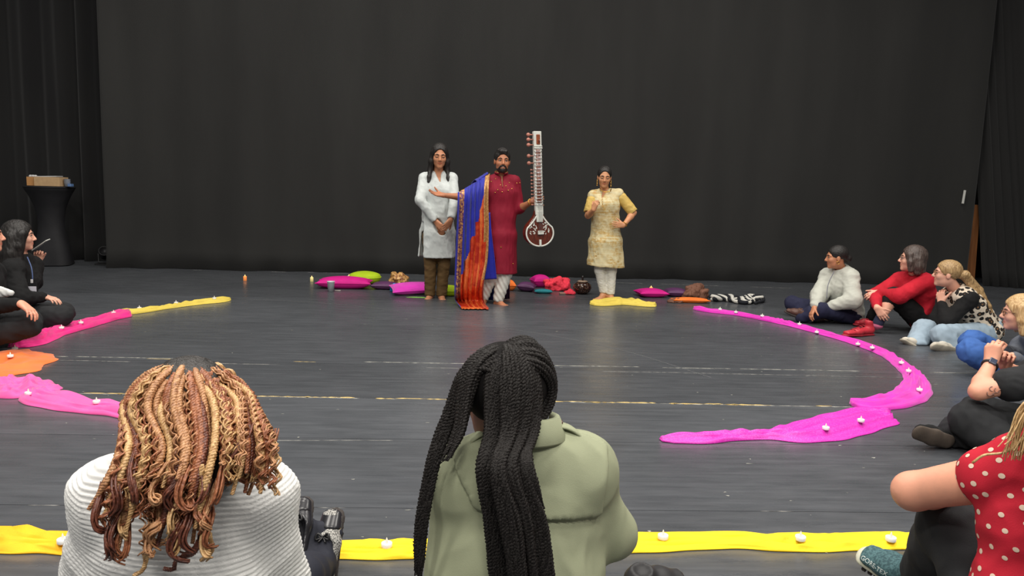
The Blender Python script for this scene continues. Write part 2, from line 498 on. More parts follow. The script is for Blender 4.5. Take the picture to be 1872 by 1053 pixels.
def boxp(c, hsz, R=None, rad=0.0):
    c = np.asarray(c, float); hs = np.asarray(hsz, float) - rad; R = np.eye(3) if R is None else np.asarray(R, float)
    ext = np.abs(R.T) @ np.asarray(hsz, float)
    def ev(x, y, z):
        p = (x - c[0], y - c[1], z - c[2])
        q = [np.abs(R[i, 0] * p[0] + R[i, 1] * p[1] + R[i, 2] * p[2]) - hs[i] for i in range(3)]
        o = np.sqrt(sum(np.maximum(t, 0) ** 2 for t in q))
        return o + np.minimum(np.maximum(np.maximum(q[0], q[1]), q[2]), 0) - rad
    return c - ext, c + ext, ev

def _axis(lo, hi, h, fine):
    xs = [lo]
    while xs[-1] < hi:
        st = h
        for a, b, hf in fine:
            if a <= xs[-1] <= b: st = min(st, hf)
            elif xs[-1] < a < xs[-1] + st: st = min(st, max(hf, a - xs[-1]))
        xs.append(xs[-1] + st)
    return np.array(xs)
def sdf_surface(ops, h, fine=()):
    """ops: list of (op, prim, k) with op '+', '-', '&'; returns verts, quads"""
    add = [p for o, p, k in ops if o == '+']
    lo = np.min([p[0] for p in add], 0) - 3 * h; hi = np.max([p[1] for p in add], 0) + 3 * h
    ax = [_axis(lo[i], hi[i], h, [(b[0][i], b[1][i], b[2]) for b in fine]) for i in range(3)]
    D = np.full([len(a) for a in ax], 0.15, np.float32)
    for op, (plo, phi, ev), k in ops:
        pad = k + 2.5 * h
        sl = tuple(slice(max(0, np.searchsorted(ax[i], plo[i] - pad) - 1), np.searchsorted(ax[i], phi[i] + pad) + 1) for i in range(3))
        if op == '&': sl = (slice(None),) * 3
        x, y, z = np.ix_(*[ax[i][sl[i]] for i in range(3)])
        if min(len(ax[i][sl[i]]) for i in range(3)) == 0: continue
        d = ev(x, y, z).astype(np.float32)
        c = D[sl]
        if op == '+':
            r = np.minimum(c, d)
            if k > 0: hh = np.maximum(k - np.abs(c - d), 0) / k; r = r - hh * hh * k * 0.25
        else:
            if op == '-': d = -d
            r = np.maximum(c, d)
            if k > 0: hh = np.maximum(k - np.abs(c - d), 0) / k; r = r + hh * hh * k * 0.25
        D[sl] = r
    return surface_nets(D, ax)
def surface_nets(D, ax):
    S = D < 0
    nx, ny, nz = D.shape
    cnt = np.zeros((nx - 1, ny - 1, nz - 1), np.uint8)
    for i in (0, 1):
        for j in (0, 1):
            for k in (0, 1):
                cnt += S[i:nx - 1 + i, j:ny - 1 + j, k:nz - 1 + k]
    act = np.argwhere((cnt > 0) & (cnt < 8))
    idx = np.full(cnt.shape, -1, np.int32); idx[tuple(act.T)] = np.arange(len(act))
    pos = np.zeros((len(act), 3)); num = np.zeros(len(act))
    corners = [(i, j, k) for i in (0, 1) for j in (0, 1) for k in (0, 1)]
    for a in corners:
        for d in range(3):
            if a[d] == 0:
                b = list(a); b[d] = 1
                ia = act + a; ib = act + b
                va = D[tuple(ia.T)]; vb = D[tuple(ib.T)]
                m = (va < 0) != (vb < 0)
                t = np.where(m, va / np.where(m, va - vb, 1), 0)
                for q in range(3):
                    ca = ax[q][ia[:, q]]; cb = ax[q][ib[:, q]]
                    pos[:, q] += np.where(m, ca + (cb - ca) * t, 0)
                num += m
    pos /= np.maximum(num, 1)[:, None]
    quads = []
    for d in range(3):
        u, v = (d + 1) % 3, (d + 2) % 3
        sa = [slice(None)] * 3; sb = [slice(None)] * 3
        sa[d] = slice(0, -1); sb[d] = slice(1, None)
        A, B = S[tuple(sa)], S[tuple(sb)]
        e = np.argwhere(A != B)
        e = e[(e[:, u] > 0) & (e[:, v] > 0) & (e[:, u] < D.shape[u] - 1) & (e[:, v] < D.shape[v] - 1)]
        if not len(e): continue
        ou = np.zeros(3, int); ou[u] = 1; ov = np.zeros(3, int); ov[v] = 1
        q = np.stack([idx[tuple((e - ou - ov).T)], idx[tuple((e - ov).T)], idx[tuple(e.T)], idx[tuple((e - ou).T)]], -1)
        flip = ~A[tuple(e.T)]
        q[flip] = q[flip][:, ::-1]
        quads.append(q)
    return pos, np.vstack(quads)
def vnormals(v, f):
    n = np.cross(v[f[:, 2]] - v[f[:, 0]], v[f[:, 3]] - v[f[:, 1]])
    out = np.zeros_like(v)
    for k in range(4):
        for q in range(3): out[:, q] += np.bincount(f[:, k], n[:, q], len(v))
    return out / (np.linalg.norm(out, axis=1)[:, None] + 1e-12)
def relax(v, f, it=1, lam=0.5):
    for _ in range(it):
        s = np.zeros_like(v); c = np.zeros(len(v))
        for a, b in ((0, 1), (1, 2), (2, 3), (3, 0)):
            for q in range(3):
                s[:, q] += np.bincount(f[:, a], v[f[:, b], q], len(v)) + np.bincount(f[:, b], v[f[:, a], q], len(v))
            c += np.bincount(f[:, a], minlength=len(v)) + np.bincount(f[:, b], minlength=len(v))
        v = v * (1 - lam) + lam * s / np.maximum(c, 1)[:, None]
    return v
def wrinkle(v, f, amps, seed=0, stretch=None):
    """push the surface along its normals by layered smooth noise: amps = [(scale, amplitude)]"""
    n = vnormals(v, f); p = v if stretch is None else v * np.asarray(stretch)
    d = 0
    for i, (sc_, am) in enumerate(amps):
        w = wav((p[:, 0], p[:, 1], p[:, 2]), sc_, seed + i * 17, 6)
        w2 = wav((p[:, 0], p[:, 1], p[:, 2]), sc_ * 1.7, seed + i * 17 + 5, 5)
        d = d + am * (.55 - 1.1 * np.abs(np.clip(w + 0.5 * w2, -1, 1)))
    return v + n * np.reshape(d, (-1, 1))
def soft(name, ops, h, mat, parent=None, fine=(), wr=None, seed=0, it=1, stretch=None, post=None, attrs=None):
    v, f = sdf_surface(ops, h, fine)
    v = relax(v, f, it, 0.45)
    if wr: v = wrinkle(v, f, wr, seed, stretch)
    if post: v = post(v, f)
    return mesh_np(name, v, f, mat if isinstance(mat, list) else [mat], parent, attrs=attrs(v) if attrs else None)

# ------------------------------------------------------------------ human figures
def basis(f, u):
    f = nrm(f); u = np.asarray(u, float); u = nrm(u - (u @ f) * f)
    return f, np.cross(f, u), u      # forward, side (the figure's right), up
class Head:
    def __init__(s, c, f, u=(0, 0, 1), size=1.0, fem=True, jaw=1.0):
        s.c = np.asarray(c, float); s.f, s.s, s.u = basis(f, u); s.k = size; s.fem = fem; s.jaw = jaw
        s.R = np.stack([s.f, s.s, s.u])
    def p(s, f, sd, u): return s.c + s.k * (f * s.f + sd * s.s + u * s.u)
    def e(s, f, sd, u, rf, rs, ru): return ell(s.p(f, sd, u), s.k * V(rf, rs, ru), s.R)
    def local(s, v): return ((v - s.c) @ s.R.T) / s.k
    def ops(s, closed=False, ears=True, smile=0.0):
        k = s.k; o = []
        A = lambda pr, kk: o.append(('+', pr, kk * k))
        A(s.e(-0.018, 0, 0.028, 0.098, 0.074, 0.086), 0.0)
        A(s.e(0.018, 0, -0.03, 0.072, 0.060, 0.084), 0.03)
        A(s.e(0.025, 0, -0.072, 0.055 * s.jaw, 0.048 * s.jaw, 0.042), 0.03)
        A(rc(s.p(0.070, -.008, -.101), s.p(0.070, .008, -.101), .017 * k), 0.02)
        for q in (-1, 1):
            A(s.e(0.055, q * .038, -.028, .03, .026, .026), 0.02)
            A(rc(s.p(.076, q * .012, .024), s.p(.066, q * .045, .022), .011 * k), 0.014)
            o.append(('-', ell(s.p(.098, q * .031, .002), V(.018, .019, .012) * k, s.R), 0.012 * k))
            A(ell(s.p(.072, q * .031, .001), V(.0135, .0165, .0125) * k, s.R), 0.004)
            A(s.e(.091, q * .011, -.034, .010, .009, .008), 0.006)
            if ears: A(s.e(-.008, q * .076, -.012, .019, .009, .031), 0.008)
        A(rc(s.p(.082, 0, .016), s.p(.106, 0, -.027), .0075 * k, .0115 * k), 0.012)
        ml = .026 + .006 * smile
        for q in (-1, 1):
            A(rc(s.p(.086, 0, -.0575), s.p(.075, q * ml, -.0605 + .006 * smile), .0062 * k, .004 * k), 0.005)
            A(rc(s.p(.084, 0, -.0685), s.p(.074, q * ml * .9, -.065 + .006 * smile), .0074 * k, .004 * k), 0.005)
        return o
    def lipmask(s, v):
        q = s.local(v)
        d = ((q[:, 0] - .086) / .016) ** 2 + (q[:, 1] / (.028 + .004 * 1)) ** 2 + ((q[:, 2] + .0625) / .0105) ** 2
        return .8 * np.clip(1.5 - d * 1.3, 0, 1)
    def fine(s, h):
        return (s.c - 0.135 * s.k, s.c + 0.135 * s.k, h)
def hand_ops(w, d, n, thumb, curl=0.4, size=1.0, spread=0.10, tcurl=0.3, tout=0.75, fingers=None):
    """w wrist, d towards the fingers, n out of the palm, thumb +1/-1 picks the side cross(d,n)*thumb; curl scalar or 4 values"""
    d = nrm(d); n = np.asarray(n, float); n = nrm(n - (n @ d) * d); t = np.cross(d, n) * thumb; k = size
    w = np.asarray(w, float); o = []
    cur = np.broadcast_to(np.asarray(curl, float), (4,))
    offs = (.031, .0105, -.0105, -.030); lens = (.070, .079, .073, .057); kn = (.088, .091, .086, .078); rr = (.0085, .009, .0085, .0075)
    for i in range(4):
        r = w + k * (d * kn[i] + t * offs[i])
        o.append(('+', rc(w + k * (t * offs[i] * .55 + d * .008), r, .0165 * k, .0115 * k), .016 * k))
    for i in range(4):
        if fingers is not None and i not in fingers: continue
        r = w + k * (d * kn[i] + t * offs[i]); ang = 0.0
        dd0 = nrm(d + t * spread * offs[i] / .03)
        for j, fr in enumerate((.44, .31, .25)):
            ang += cur[i] * (0.8, 1.25, 0.8)[j]
            dd = dd0 * math.cos(ang) + n * math.sin(ang)
            e = r + dd * lens[i] * fr * k
            o.append(('+', rc(r, e, rr[i] * k * (1.08, .98, .9)[j], rr[i] * k * (.98, .9, .8)[j]), .004 * k))
            r = e
    r = w + k * (d * .022 + t * .022); td = nrm(d * .75 + t * tout + n * .25)
    e = r + td * .045 * k; o.append(('+', rc(r, e, .016 * k, .0115 * k), .012 * k))
    td2 = nrm(td + n * tcurl + d * tcurl * .6); e2 = e + td2 * .032 * k
    o.append(('+', rc(e, e2, .0108 * k, .0095 * k), .004 * k))
    e3 = e2 + nrm(td2 + n * tcurl * .6) * .024 * k
    o.append(('+', rc(e2, e3, .0095 * k, .008 * k), .004 * k))
    return o
def foot_ops(a, d, up=(0, 0, 1), size=1.0, side=1, toes=True):
    """bare foot: a ankle joint, d heading of the toes; ankle about 7 cm above the sole"""
    d, s, u = basis(d, up); a = np.asarray(a, float); k = size; s = s * side
    q = lambda f, sd, z: a + k * (d * f + s * sd + u * z)
    o = [('+', rc(q(-.035, 0, -.040), q(.0, 0, -.005), .030 * k, .036 * k), .02 * k),
         ('+', rc(q(.01, 0, -.018), q(.115, .004, -.052), .036 * k, .019 * k), .03 * k),
         ('+', rc(q(-.03, 0, -.048), q(.115, -.026, -.053), .024 * k, .017 * k), .02 * k),
         ('+', rc(q(-.03, 0, -.048), q(.100, .030, -.054), .024 * k, .015 * k), .02 * k)]
    if toes:
        for i, (sd, fw, r) in enumerate(((-.030, .168, .0125), (-.011, .163, .0095), (.006, .155, .009), (.021, .145, .0085), (.035, .132, .0085))):
            o.append(('+', rc(q(.105 - i * .004, sd * .9, -.055), q(fw, sd, -.058), r * 1.1 * k, r * k), .006 * k))
    return o
def arm_ops(J, i, k=1.0, x=0.0):
    s, e, w = J['sh'][i], J['el'][i], J['wr'][i]
    m = e + (w - e) * .3
    return [('+', rc(s, e, .050 * k + x, .039 * k + x), .03), ('+', rc(e, m, .039 * k + x, .040 * k + x), .02), ('+', rc(m, w, .040 * k + x, .026 * k + x), .02)]
def leg_ops(J, i, k=1.0, x=0.0):
    h, n, a = J['hip'][i], J['kn'][i], J['an'][i]
    m = n + (a - n) * .33
    return [('+', rc(h, n, .082 * k + x, .055 * k + x), .04), ('+', rc(n, m, .054 * k + x, .055 * k + x), .03), ('+', rc(m, a, .055 * k + x, .036 * k + x), .03)]
def torso_ops(J, k=1.0, x=0.0, wk=1.0, hips=True, sx=0.0):
    U = nrm(J['sh'][1] - J['sh'][0]); Uh = nrm(J['hip'][1] - J['hip'][0])
    pv, ch, nk = J['pelvis'], J['chest'], J['neck']
    wa = J.get('waist', pv + (ch - pv) * .5)
    up = nk + (ch - nk) * .22
    o = []
    if hips: o.append(('+', econe(pv, wa, Uh, .165 * k + x, .115 * k + x, .132 * k * wk + x, .098 * k * wk + x), .06))
    o.append(('+', econe(wa, ch, U, .132 * k * wk + x, .098 * k * wk + x, .155 * k + x, .108 * k + x), .06))
    o.append(('+', econe(ch, up, U, .155 * k + x, .105 * k + x, .085 * k + x, .062 * k + x), .05))
    for i in (0, 1):
        o.append(('+', rc(J['sh'][i], J['neck'] + (J['sh'][i] - J['neck']) * .25, .046 * k + x + sx, .044 * k + x), .04))
        o.append(('+', rc(J['sh'][i], ch + (J['sh'][i] - ch) * .3, .055 * k + x + sx, .06 * k + x), .05))
    return o
def sphere_np(c, r, R=None, nu=14, nv=10):
    th = np.linspace(0.02, np.pi - 0.02, nv); ph = np.arange(nu) * 2 * np.pi / nu
    t, p = np.meshgrid(th, ph, indexing='ij')
    v = np.stack([np.cos(t), np.sin(t) * np.cos(p), np.sin(t) * np.sin(p)], -1).reshape(-1, 3) * np.asarray(r)
    if R is not None: v = v @ np.asarray(R)
    i, j = np.meshgrid(np.arange(nv - 1), np.arange(nu), indexing='ij')
    a = i * nu + j; b = i * nu + (j + 1) % nu
    f = np.stack([a, b, b + nu, a + nu], -1).reshape(-1, 4)
    return v + np.asarray(c), f
EYE_W = plain('eye_white', srgb(228, 222, 214), 0.25)
EYE_D = plain('eye_iris', srgb(38, 24, 16), 0.15)
def eyes(H, parent, closed=False, lash=None):
    """eyes and brows as small pieces of the head"""
    for q in (-1, 1):
        if not closed:
            v, f = sphere_np(H.p(.0755, q * .031, .000), V(.0108, .0138, .0066) * H.k, H.R, 16, 14)
            lc = H.local(v[f].mean(1)); lc[:, 1] -= q * .031
            mi = ((lc[:, 1] ** 2 + lc[:, 2] ** 2) < .0064 ** 2) & (lc[:, 0] > .0755)
            mesh_np('eye', v, f, [EYE_W, EYE_D], parent, mat_idx=mi.astype(int))
        y0 = -.002 if closed else .0085
        pts = [H.p(.0862 - t * t * .0075, q * (.031 + t * .016), y0 - (t * t) * (.004 if not closed else -.003)) for t in (-1, -.5, 0, .5, 1)]
        if lash: tube('eyelash', pts, .0032 * H.k, lash, parent, 9, 6)
        pts = [H.p(.0895, q * .014, .023), H.p(.087, q * .030, .030), H.p(.073, q * .050, .023)]
        if lash: tube('eyebrow', pts, [.0034 * H.k, .0042 * H.k, .0022 * H.k], lash, parent, 9, 6)
def body(J, mat, label, h=0.017, hands=(None, None), feet=True, k=1.0, hf=0.0055, ears=True, name='person', smile=0.0, legs=True, extra=(), armk=.96, neckr=.050, legk=.9, toes=True, tk=.93):
    """one continuous skin mesh: head, neck, torso, limbs, hands, feet. Becomes the person's top-level object."""
    H = J['head']; ops = torso_ops(J, k * tk)
    ops += [('+', rc(J['neck'], H.p(-.022, 0, -.055), neckr * 1.08 * k, neckr * k), .03)]
    ops += H.ops(ears=ears, smile=smile)
    fine = [H.fine(hf)]
    for i in (0, 1):
        ops += arm_ops(J, i, k * armk)
        if hands[i]:
            a = dict(hands[i]); ops += hand_ops(J['wr'][i], **a)
            c = J['wr'][i] + nrm(a['d']) * .09; fine.append((c - .11, c + .11, hf * 1.1))
        if legs:
            ops += leg_ops(J, i, k * legk)
            if feet and J.get('toe'): c = J['an'][i] + nrm(J['toe'][i]) * .06; fine.append((c - V(.13, .13, .09), c + V(.13, .13, .06), .0062))
            if feet and J.get('toe'): ops += foot_ops(J['an'][i], J['toe'][i], size=k * .98, side=1 if i else -1, up=J.get('fup', (0, 0, 1)), toes=toes)
    ops += list(extra)
    v, f = sdf_surface(ops, h, fine)
    v = relax(v, f, 1, .3)
    o = mesh_np(name, v, f, [mat], attrs={'lip': H.lipmask(v)})
    tag(o, label, 'person')
    return o
# ------------------------------------------------------------------ shared looks
SK_TAN = skin('skin_tan', srgb(190, 132, 98))
SK_WARM = skin('skin_warm', srgb(176, 116, 84))
SK_GOLD = skin('skin_gold', srgb(198, 142, 104))
SK_FAIR = skin('skin_fair', srgb(226, 172, 148))
SK_PINK = skin('skin_pink', srgb(222, 160, 134))
SK_DEEP = skin('skin_deep', srgb(120, 78, 58))
HAIR_BLACK = hairmat('hair_black', (0.007, 0.0058, 0.0053), (0.018, 0.015, 0.0135), 0.5)
HAIR_GREYBR = hairmat('hair_grey_brown', srgb(46, 36, 32), srgb(92, 78, 72), 0.4)
HAIR_BLOND = hairmat('hair_dark_blond', srgb(122, 92, 58), srgb(196, 164, 116), 0.45)
HAIR_GOLD = hairmat('hair_golden', srgb(160, 120, 72), srgb(222, 190, 140), 0.42)
LASH = plain('lash_black', (0.010, 0.008, 0.007), 0.6)
LASH_BR = plain('lash_brown', srgb(92, 66, 46), 0.6)
GOLD = plain('gold', srgb(214, 170, 86), 0.28, 0.9)
SILVER = plain('silver', srgb(200, 200, 200), 0.25, 0.95)
def cap_ops(H, r=(.108, .087, .096), c=(-.022, 0, .036), face=((.088, 0, -.015), (.078, .060, .092)), k=.012):
    return [('+', H.e(*c, *r), 0.0), ('-', H.e(*face[0], *face[1]), k)]
def strand(H, pts, r0, r1=None, kk=.02):
    """hair lock: chain of rounded cones through points given in head coordinates or world"""
    p = [q if isinstance(q, np.ndarray) else H.p(*q) for q in pts]; n = len(p) - 1; r1 = r1 or r0
    return [('+', rc(p[i], p[i + 1], r0 + (r1 - r0) * i / n, r0 + (r1 - r0) * (i + 1) / n), kk) for i in range(n)]
def ring_between(name, c, axis, R, r, mat, parent, k=24):
    t = np.linspace(0, 2 * np.pi, k, endpoint=False); a = nrm(axis); x = nrm(np.cross(a, V(.2, .5, .9))); y = np.cross(a, x)
    p = np.asarray(c) + R * (np.cos(t)[:, None] * x + np.sin(t)[:, None] * y); p = np.vstack([p, p[:2]])
    v, f = tube_np(p, r, 6, cap=False)
    return mesh_np(name, v, f, [mat], parent)
def beads(name, pts, r, mat, parent):
    v, f = merge_np([sphere_np(p, (r, r, r), None, 8, 6) for p in pts])
    return mesh_np(name, v, f, [mat], parent)

# ------------------------------------------------------------------ person in the white tunic
def person_white_tunic():
    Y = 8.42
    s0, s1 = P(776, 326, Y), P(826, 326, Y)
    H = Head(P(803.5, 285, Y - .06), (0.12, -1, -0.20), (0.02, 0, 1), 1.06)
    pv = P(800, 424, Y)
    J = dict(head=H, sh=[s0, s1], neck=P(801, 319, Y + .02), chest=P(800, 349, Y - .01), waist=P(800, 386, Y), pelvis=pv,
             hip=[P(788, 432, Y), P(813, 432, Y)], kn=[P(787, 487, Y - .02), P(811, 487, Y - .02)], an=[P(786, 539, Y + .02), P(807, 539, Y + .02)],
             toe=[V(-.28, -1, 0), V(.22, -1, 0)])
    e0 = L(s0, 768, 366, .285, -1); e1 = L(s1, 831, 366, .285, -1)
    w0 = L(e0, 797, 405, .255, -1); w1 = L(e1, 824, 402, .245, -1)
    J['el'] = [e0, e1]; J['wr'] = [w0, w1]
    hands = [dict(d=P(812, 421, w0[1] - .05) - w0, n=V(.5, .8, .1), thumb=-1, curl=.35, size=.95),
             dict(d=P(808, 424, w1[1] - .03) - w1, n=V(-.5, .8, .1), thumb=1, curl=.35, size=.95)]
    b = body(J, SK_TAN, 'person in a white tunic and brown trousers standing barefoot with hands clasped', hands=hands, smile=.6)
    eyes(H, b, closed=True, lash=LASH)
    # tunic
    W = fabric('white_cotton', srgb(196, 202, 200), .9, .05, 260, .35)
    U = V(1, 0, 0); hem = P(799, 470, Y)
    hc = P(798, 476, Y); wa = J['waist']; ch = J['chest']
    ops = [('+', econe(hc, pv, U, .215, .165, .195, .145, .05), .03), ('+', econe(pv, wa, U, .195, .145, .165, .125), .05),
           ('+', econe(wa, ch, U, .165, .125, .178, .130), .05), ('+', econe(ch, J['neck'] + (ch - J['neck']) * .2, U, .178, .125, .10, .075), .05)]
    for i in (0, 1):
        ops.append(('+', rc(J['sh'][i], J['neck'] + (J['sh'][i] - J['neck']) * .3, .058, .056), .04))
    ops.append(('-', econe(hc - V(0, 0, .03), pv - V(0, 0, .02), U, .202, .152, .182, .132, .05), .0))
    ops.append(('-', boxp(P(768, 440, Y) + V(-.03, -.06, -.02), (.075, .06, .24)), .004))
    ops.append(('&', half(hem, (0.02, 0, -1), (0, 0, 0), (0, 0, 0)), .0))
    for i in (0, 1):
        J_ = J; s_, e_, w_ = J['sh'][i], J['el'][i], J['wr'][i]; w2 = w_ + (e_ - w_) * .06
        ops += [('+', rc(s_, e_, .060, .056), .03), ('+', rc(e_, w2, .056, .044), .02)]
        dd = nrm(w_ - e_); ops.append(('-', rc(w_ + dd * .03, w_ + dd * .12, .06), .004))
    nk = J['neck']
    ops.append(('-', rc(nk + V(0, -.005, .055), nk + V(0, -.03, .10), .058, .075), .008))
    vb = P(804, 331, Y - .14)
    ops.append(('-', econe(vb, nk + V(.005, -.13, .05), V(1, 0, 0), .004, .10, .06, .10), .006))
    soft('tunic', ops, .0095, W, b, wr=[(.035, .0028), (.12, .006)], seed=3, stretch=(1.3, 1, .9))
    # trousers
    T = fabric('brown_trouser', srgb(96, 74, 44), .8, .12, 300, .3)
    ops = []
    for i in (0, 1):
        ops += [('+', rc(J['hip'][i], J['kn'][i], .10, .068), .01), ('+', rc(J['kn'][i], J['an'][i] + V(0, 0, .01), .068, .060), .01)]
    ops.append(('&', half(P(797, 541, Y), (0, 0, -1), (0, 0, 0), (0, 0, 0)), .004))
    soft('trousers', ops, .009, T, b, wr=[(.12, .007), (.05, .003)], seed=8)
    # long parted hair falling on both shoulders
    ops = cap_ops(H, (.108, .088, .097), face=((.090, 0, -.012), (.080, .062, .092)))
    for q in (-1, 1):
        ops += strand(H, [(-.01, q * .062, .02), (.0, q * .082, -.06), (-.005, q * .088, -.14), (.045, q * .10, -.22), (.07, q * .105, -.265)], .036, .016)
        ops += strand(H, [(-.05, q * .05, .0), (-.06, q * .06, -.1), (-.05, q * .09, -.2)], .05, .035)
    ops += strand(H, [(-.07, 0, 0), (-.09, 0, -.12), (-.09, 0, -.26)], .06, .05)
    soft('hair', ops, .0065, HAIR_BLACK, b, wr=[(.03, .004), (.012, .002)], seed=5, stretch=(1, 1, .2))
    for q in (1, -1):
        c = H.p(.01, q * .086, -.055)
        beads('earring', [c, c + V(0, 0, -.018)], .011, SILVER, b)
    ring_between('bangle', w0 + nrm(e0 - w0) * .02, w0 - e0, .034, .004, GOLD, b)
    return b
person_white_tunic()

# ------------------------------------------------------------------ person in the gold tunic
def person_gold_tunic():
    Y = 8.45
    s0, s1 = P(1085, 357, Y), P(1130, 354, Y)
    H = Head(P(1105, 323.5, Y - .05), (-0.10, -1, -0.22), (0.03, 0, 1), .95)
    pv = P(1107, 440, Y)
    J = dict(head=H, sh=[s0, s1], neck=P(1105, 351, Y + .02), chest=P(1106, 376, Y - .02), waist=P(1107, 405, Y), pelvis=pv,
             hip=[P(1097, 447, Y), P(1118, 447, Y)], kn=[P(1097, 494, Y - .02), P(1117, 494, Y - .02)], an=[P(1103, 538, Y), P(1116, 541, Y - .02)],
             toe=[V(-.75, -.75, 0), V(.15, -1, 0)])
    e0 = L(s0, 1075, 394, .25, -1); e1 = L(s1, 1158, 389, .25, 1)
    w0 = L(e0, 1085, 384, .20, -1); w1 = L(e1, 1140, 412, .22, -1)
    J['el'] = [e0, e1]; J['wr'] = [w0, w1]
    hands = [dict(d=V(.25, -.2, .9), n=V(.7, .5, .2), thumb=1, curl=.75, size=.88),
             dict(d=P(1122, 410, w1[1] - .05) - w1, n=V(-.2, .9, -.1), thumb=-1, curl=.25, size=.88)]
    b = body(J, SK_GOLD, 'person in a gold block-print tunic and white leggings standing with one hand on the hip', hands=hands, k=.92, smile=.2)
    eyes(H, b, closed=True, lash=LASH)
    t = NT('gold_block_print'); c = t.coord()
    n1 = t.noise(t.coord((1, 1, 1)), 26, 4, .7); big = t.noise(c, 5, 2)
    lines = t.noise(t.coord((6, 6, 60)), 1.0, 3, .6)
    m = t.math('MULTIPLY', t.ramp(t.math('ADD', t.math('MULTIPLY', n1, .55), t.math('MULTIPLY', lines, .45)), [(.44, (0, 0, 0)), (.58, (1, 1, 1))]), t.ramp(big, [(.4, (.3, .3, .3)), (.58, (1, 1, 1))]))
    t.base(t.mix(m, srgb(208, 198, 158), srgb(186, 152, 84))); t.set(Roughness=.6); t.b.inputs['Specular IOR Level'].default_value = .4
    t.bump(n1, .2, .003)
    sl = fabric('gold_sleeve', srgb(200, 170, 92), .6, .18, 90, .3)
    U = V(1, 0, .04); hc = P(1107, 494, Y); hem = P(1107, 487, Y); wa, ch, nk = J['waist'], J['chest'], J['neck']
    ops = [('+', econe(hc, pv, U, .225, .17, .185, .145, .05), .03), ('+', econe(pv, wa, U, .185, .145, .150, .118), .05),
           ('+', econe(wa, ch, U, .150, .118, .158, .128), .05), ('+', econe(ch, nk + (ch - nk) * .2, U, .158, .125, .095, .070), .05)]
    for i in (0, 1): ops.append(('+', rc(J['sh'][i], nk + (J['sh'][i] - nk) * .35, .056, .052), .03))
    for i in (0, 1): ops.append(('+', rc(J['sh'][i] + V(0, 0, -.012), ch + (J['sh'][i] - ch) * .45, .058, .075), .03))
    ops.append(('-', econe(hc - V(0, 0, .03), pv - V(0, 0, .12), U, .212, .157, .18, .14, .05), .0))
    ops.append(('&', half(hem, (-0.04, 0, -1), (0, 0, 0), (0, 0, 0)), .004))
    ops.append(('-', rc(nk + V(0, -.005, .055), nk + V(0, -.03, .10), .055, .07), .008))
    ops.append(('-', econe(P(1101, 362, Y - .13), nk + V(0, -.12, .05), V(1, 0, 0), .004, .10, .035, .10), .005))
    soft('tunic', ops, .0095, t.m, b, wr=[(.09, .005), (.22, .008)], seed=13, stretch=(1.3, 1, .7))
    for i in (0, 1):
        s_, e_ = J['sh'][i], J['el'][i]; d = nrm(e_ - s_); fr = .80 if i == 0 else .93; end = s_ + (e_ - s_) * fr
        o2 = [('+', rc(s_ + d * .06, end + d * .02, .062, .060), 0), ('-', rc(end + d * .075, end + d * .2, .08), .004)]
        soft('sleeve', o2, .007, sl, b, wr=[(.06, .004)], seed=20 + i)
    Lg = fabric('white_legging', srgb(214, 214, 206), .85, .05, 300, .25)
    ops = []
    for i in (0, 1):
        ops += [('+', rc(J['hip'][i], J['kn'][i], .088, .063), .005), ('+', rc(J['kn'][i], J['an'][i] + V(0, 0, .03), .063, .046), .02)]
        ops.append(('-', boxp(J['an'][i] + V(0, 0, -.06), (.08, .08, .08)), .004))
    soft('leggings', ops, .008, Lg, b, wr=[(.05, .004)], seed=4, stretch=(1, 1, 2))
    ops = cap_ops(H, (.106, .084, .094), face=((.090, 0, -.014), (.082, .066, .096)))
    ops += strand(H, [(-.09, -.02, 0), (-.10, -.05, -.06), (-.09, -.07, -.12), (-.07, -.085, -.17)], .036, .02)
    soft('hair', ops, .0065, HAIR_BLACK, b, wr=[(.03, .003)], seed=6)
    for q in (-1, 1):
        c = H.p(.012, q * .082, -.045); beads('earring', [c, c + V(0, 0, -.016), c + V(0, 0, -.034), c + V(0, 0, -.052), ], .0075, GOLD, b)
    pts = [nk + V(.062 * math.cos(a), -.045 + .06 * math.sin(a) - .02, .035 + .035 * math.sin(a)) for a in np.linspace(math.pi * .98, math.pi * 2.02, 11)]
    tube('necklace', pts, .0052, GOLD, b, 30, 8)
    beads('button', [P(1101 + .2 * j, 364 + 3.2 * j, Y - .15 - .004 * j) for j in range(5)], .006, GOLD, b)['kind'] = 'stuff'
    ring_between('bracelet', w1 + nrm(e1 - w1) * .02, w1 - e1, .030, .005, GOLD, b)
    return b
person_gold_tunic()
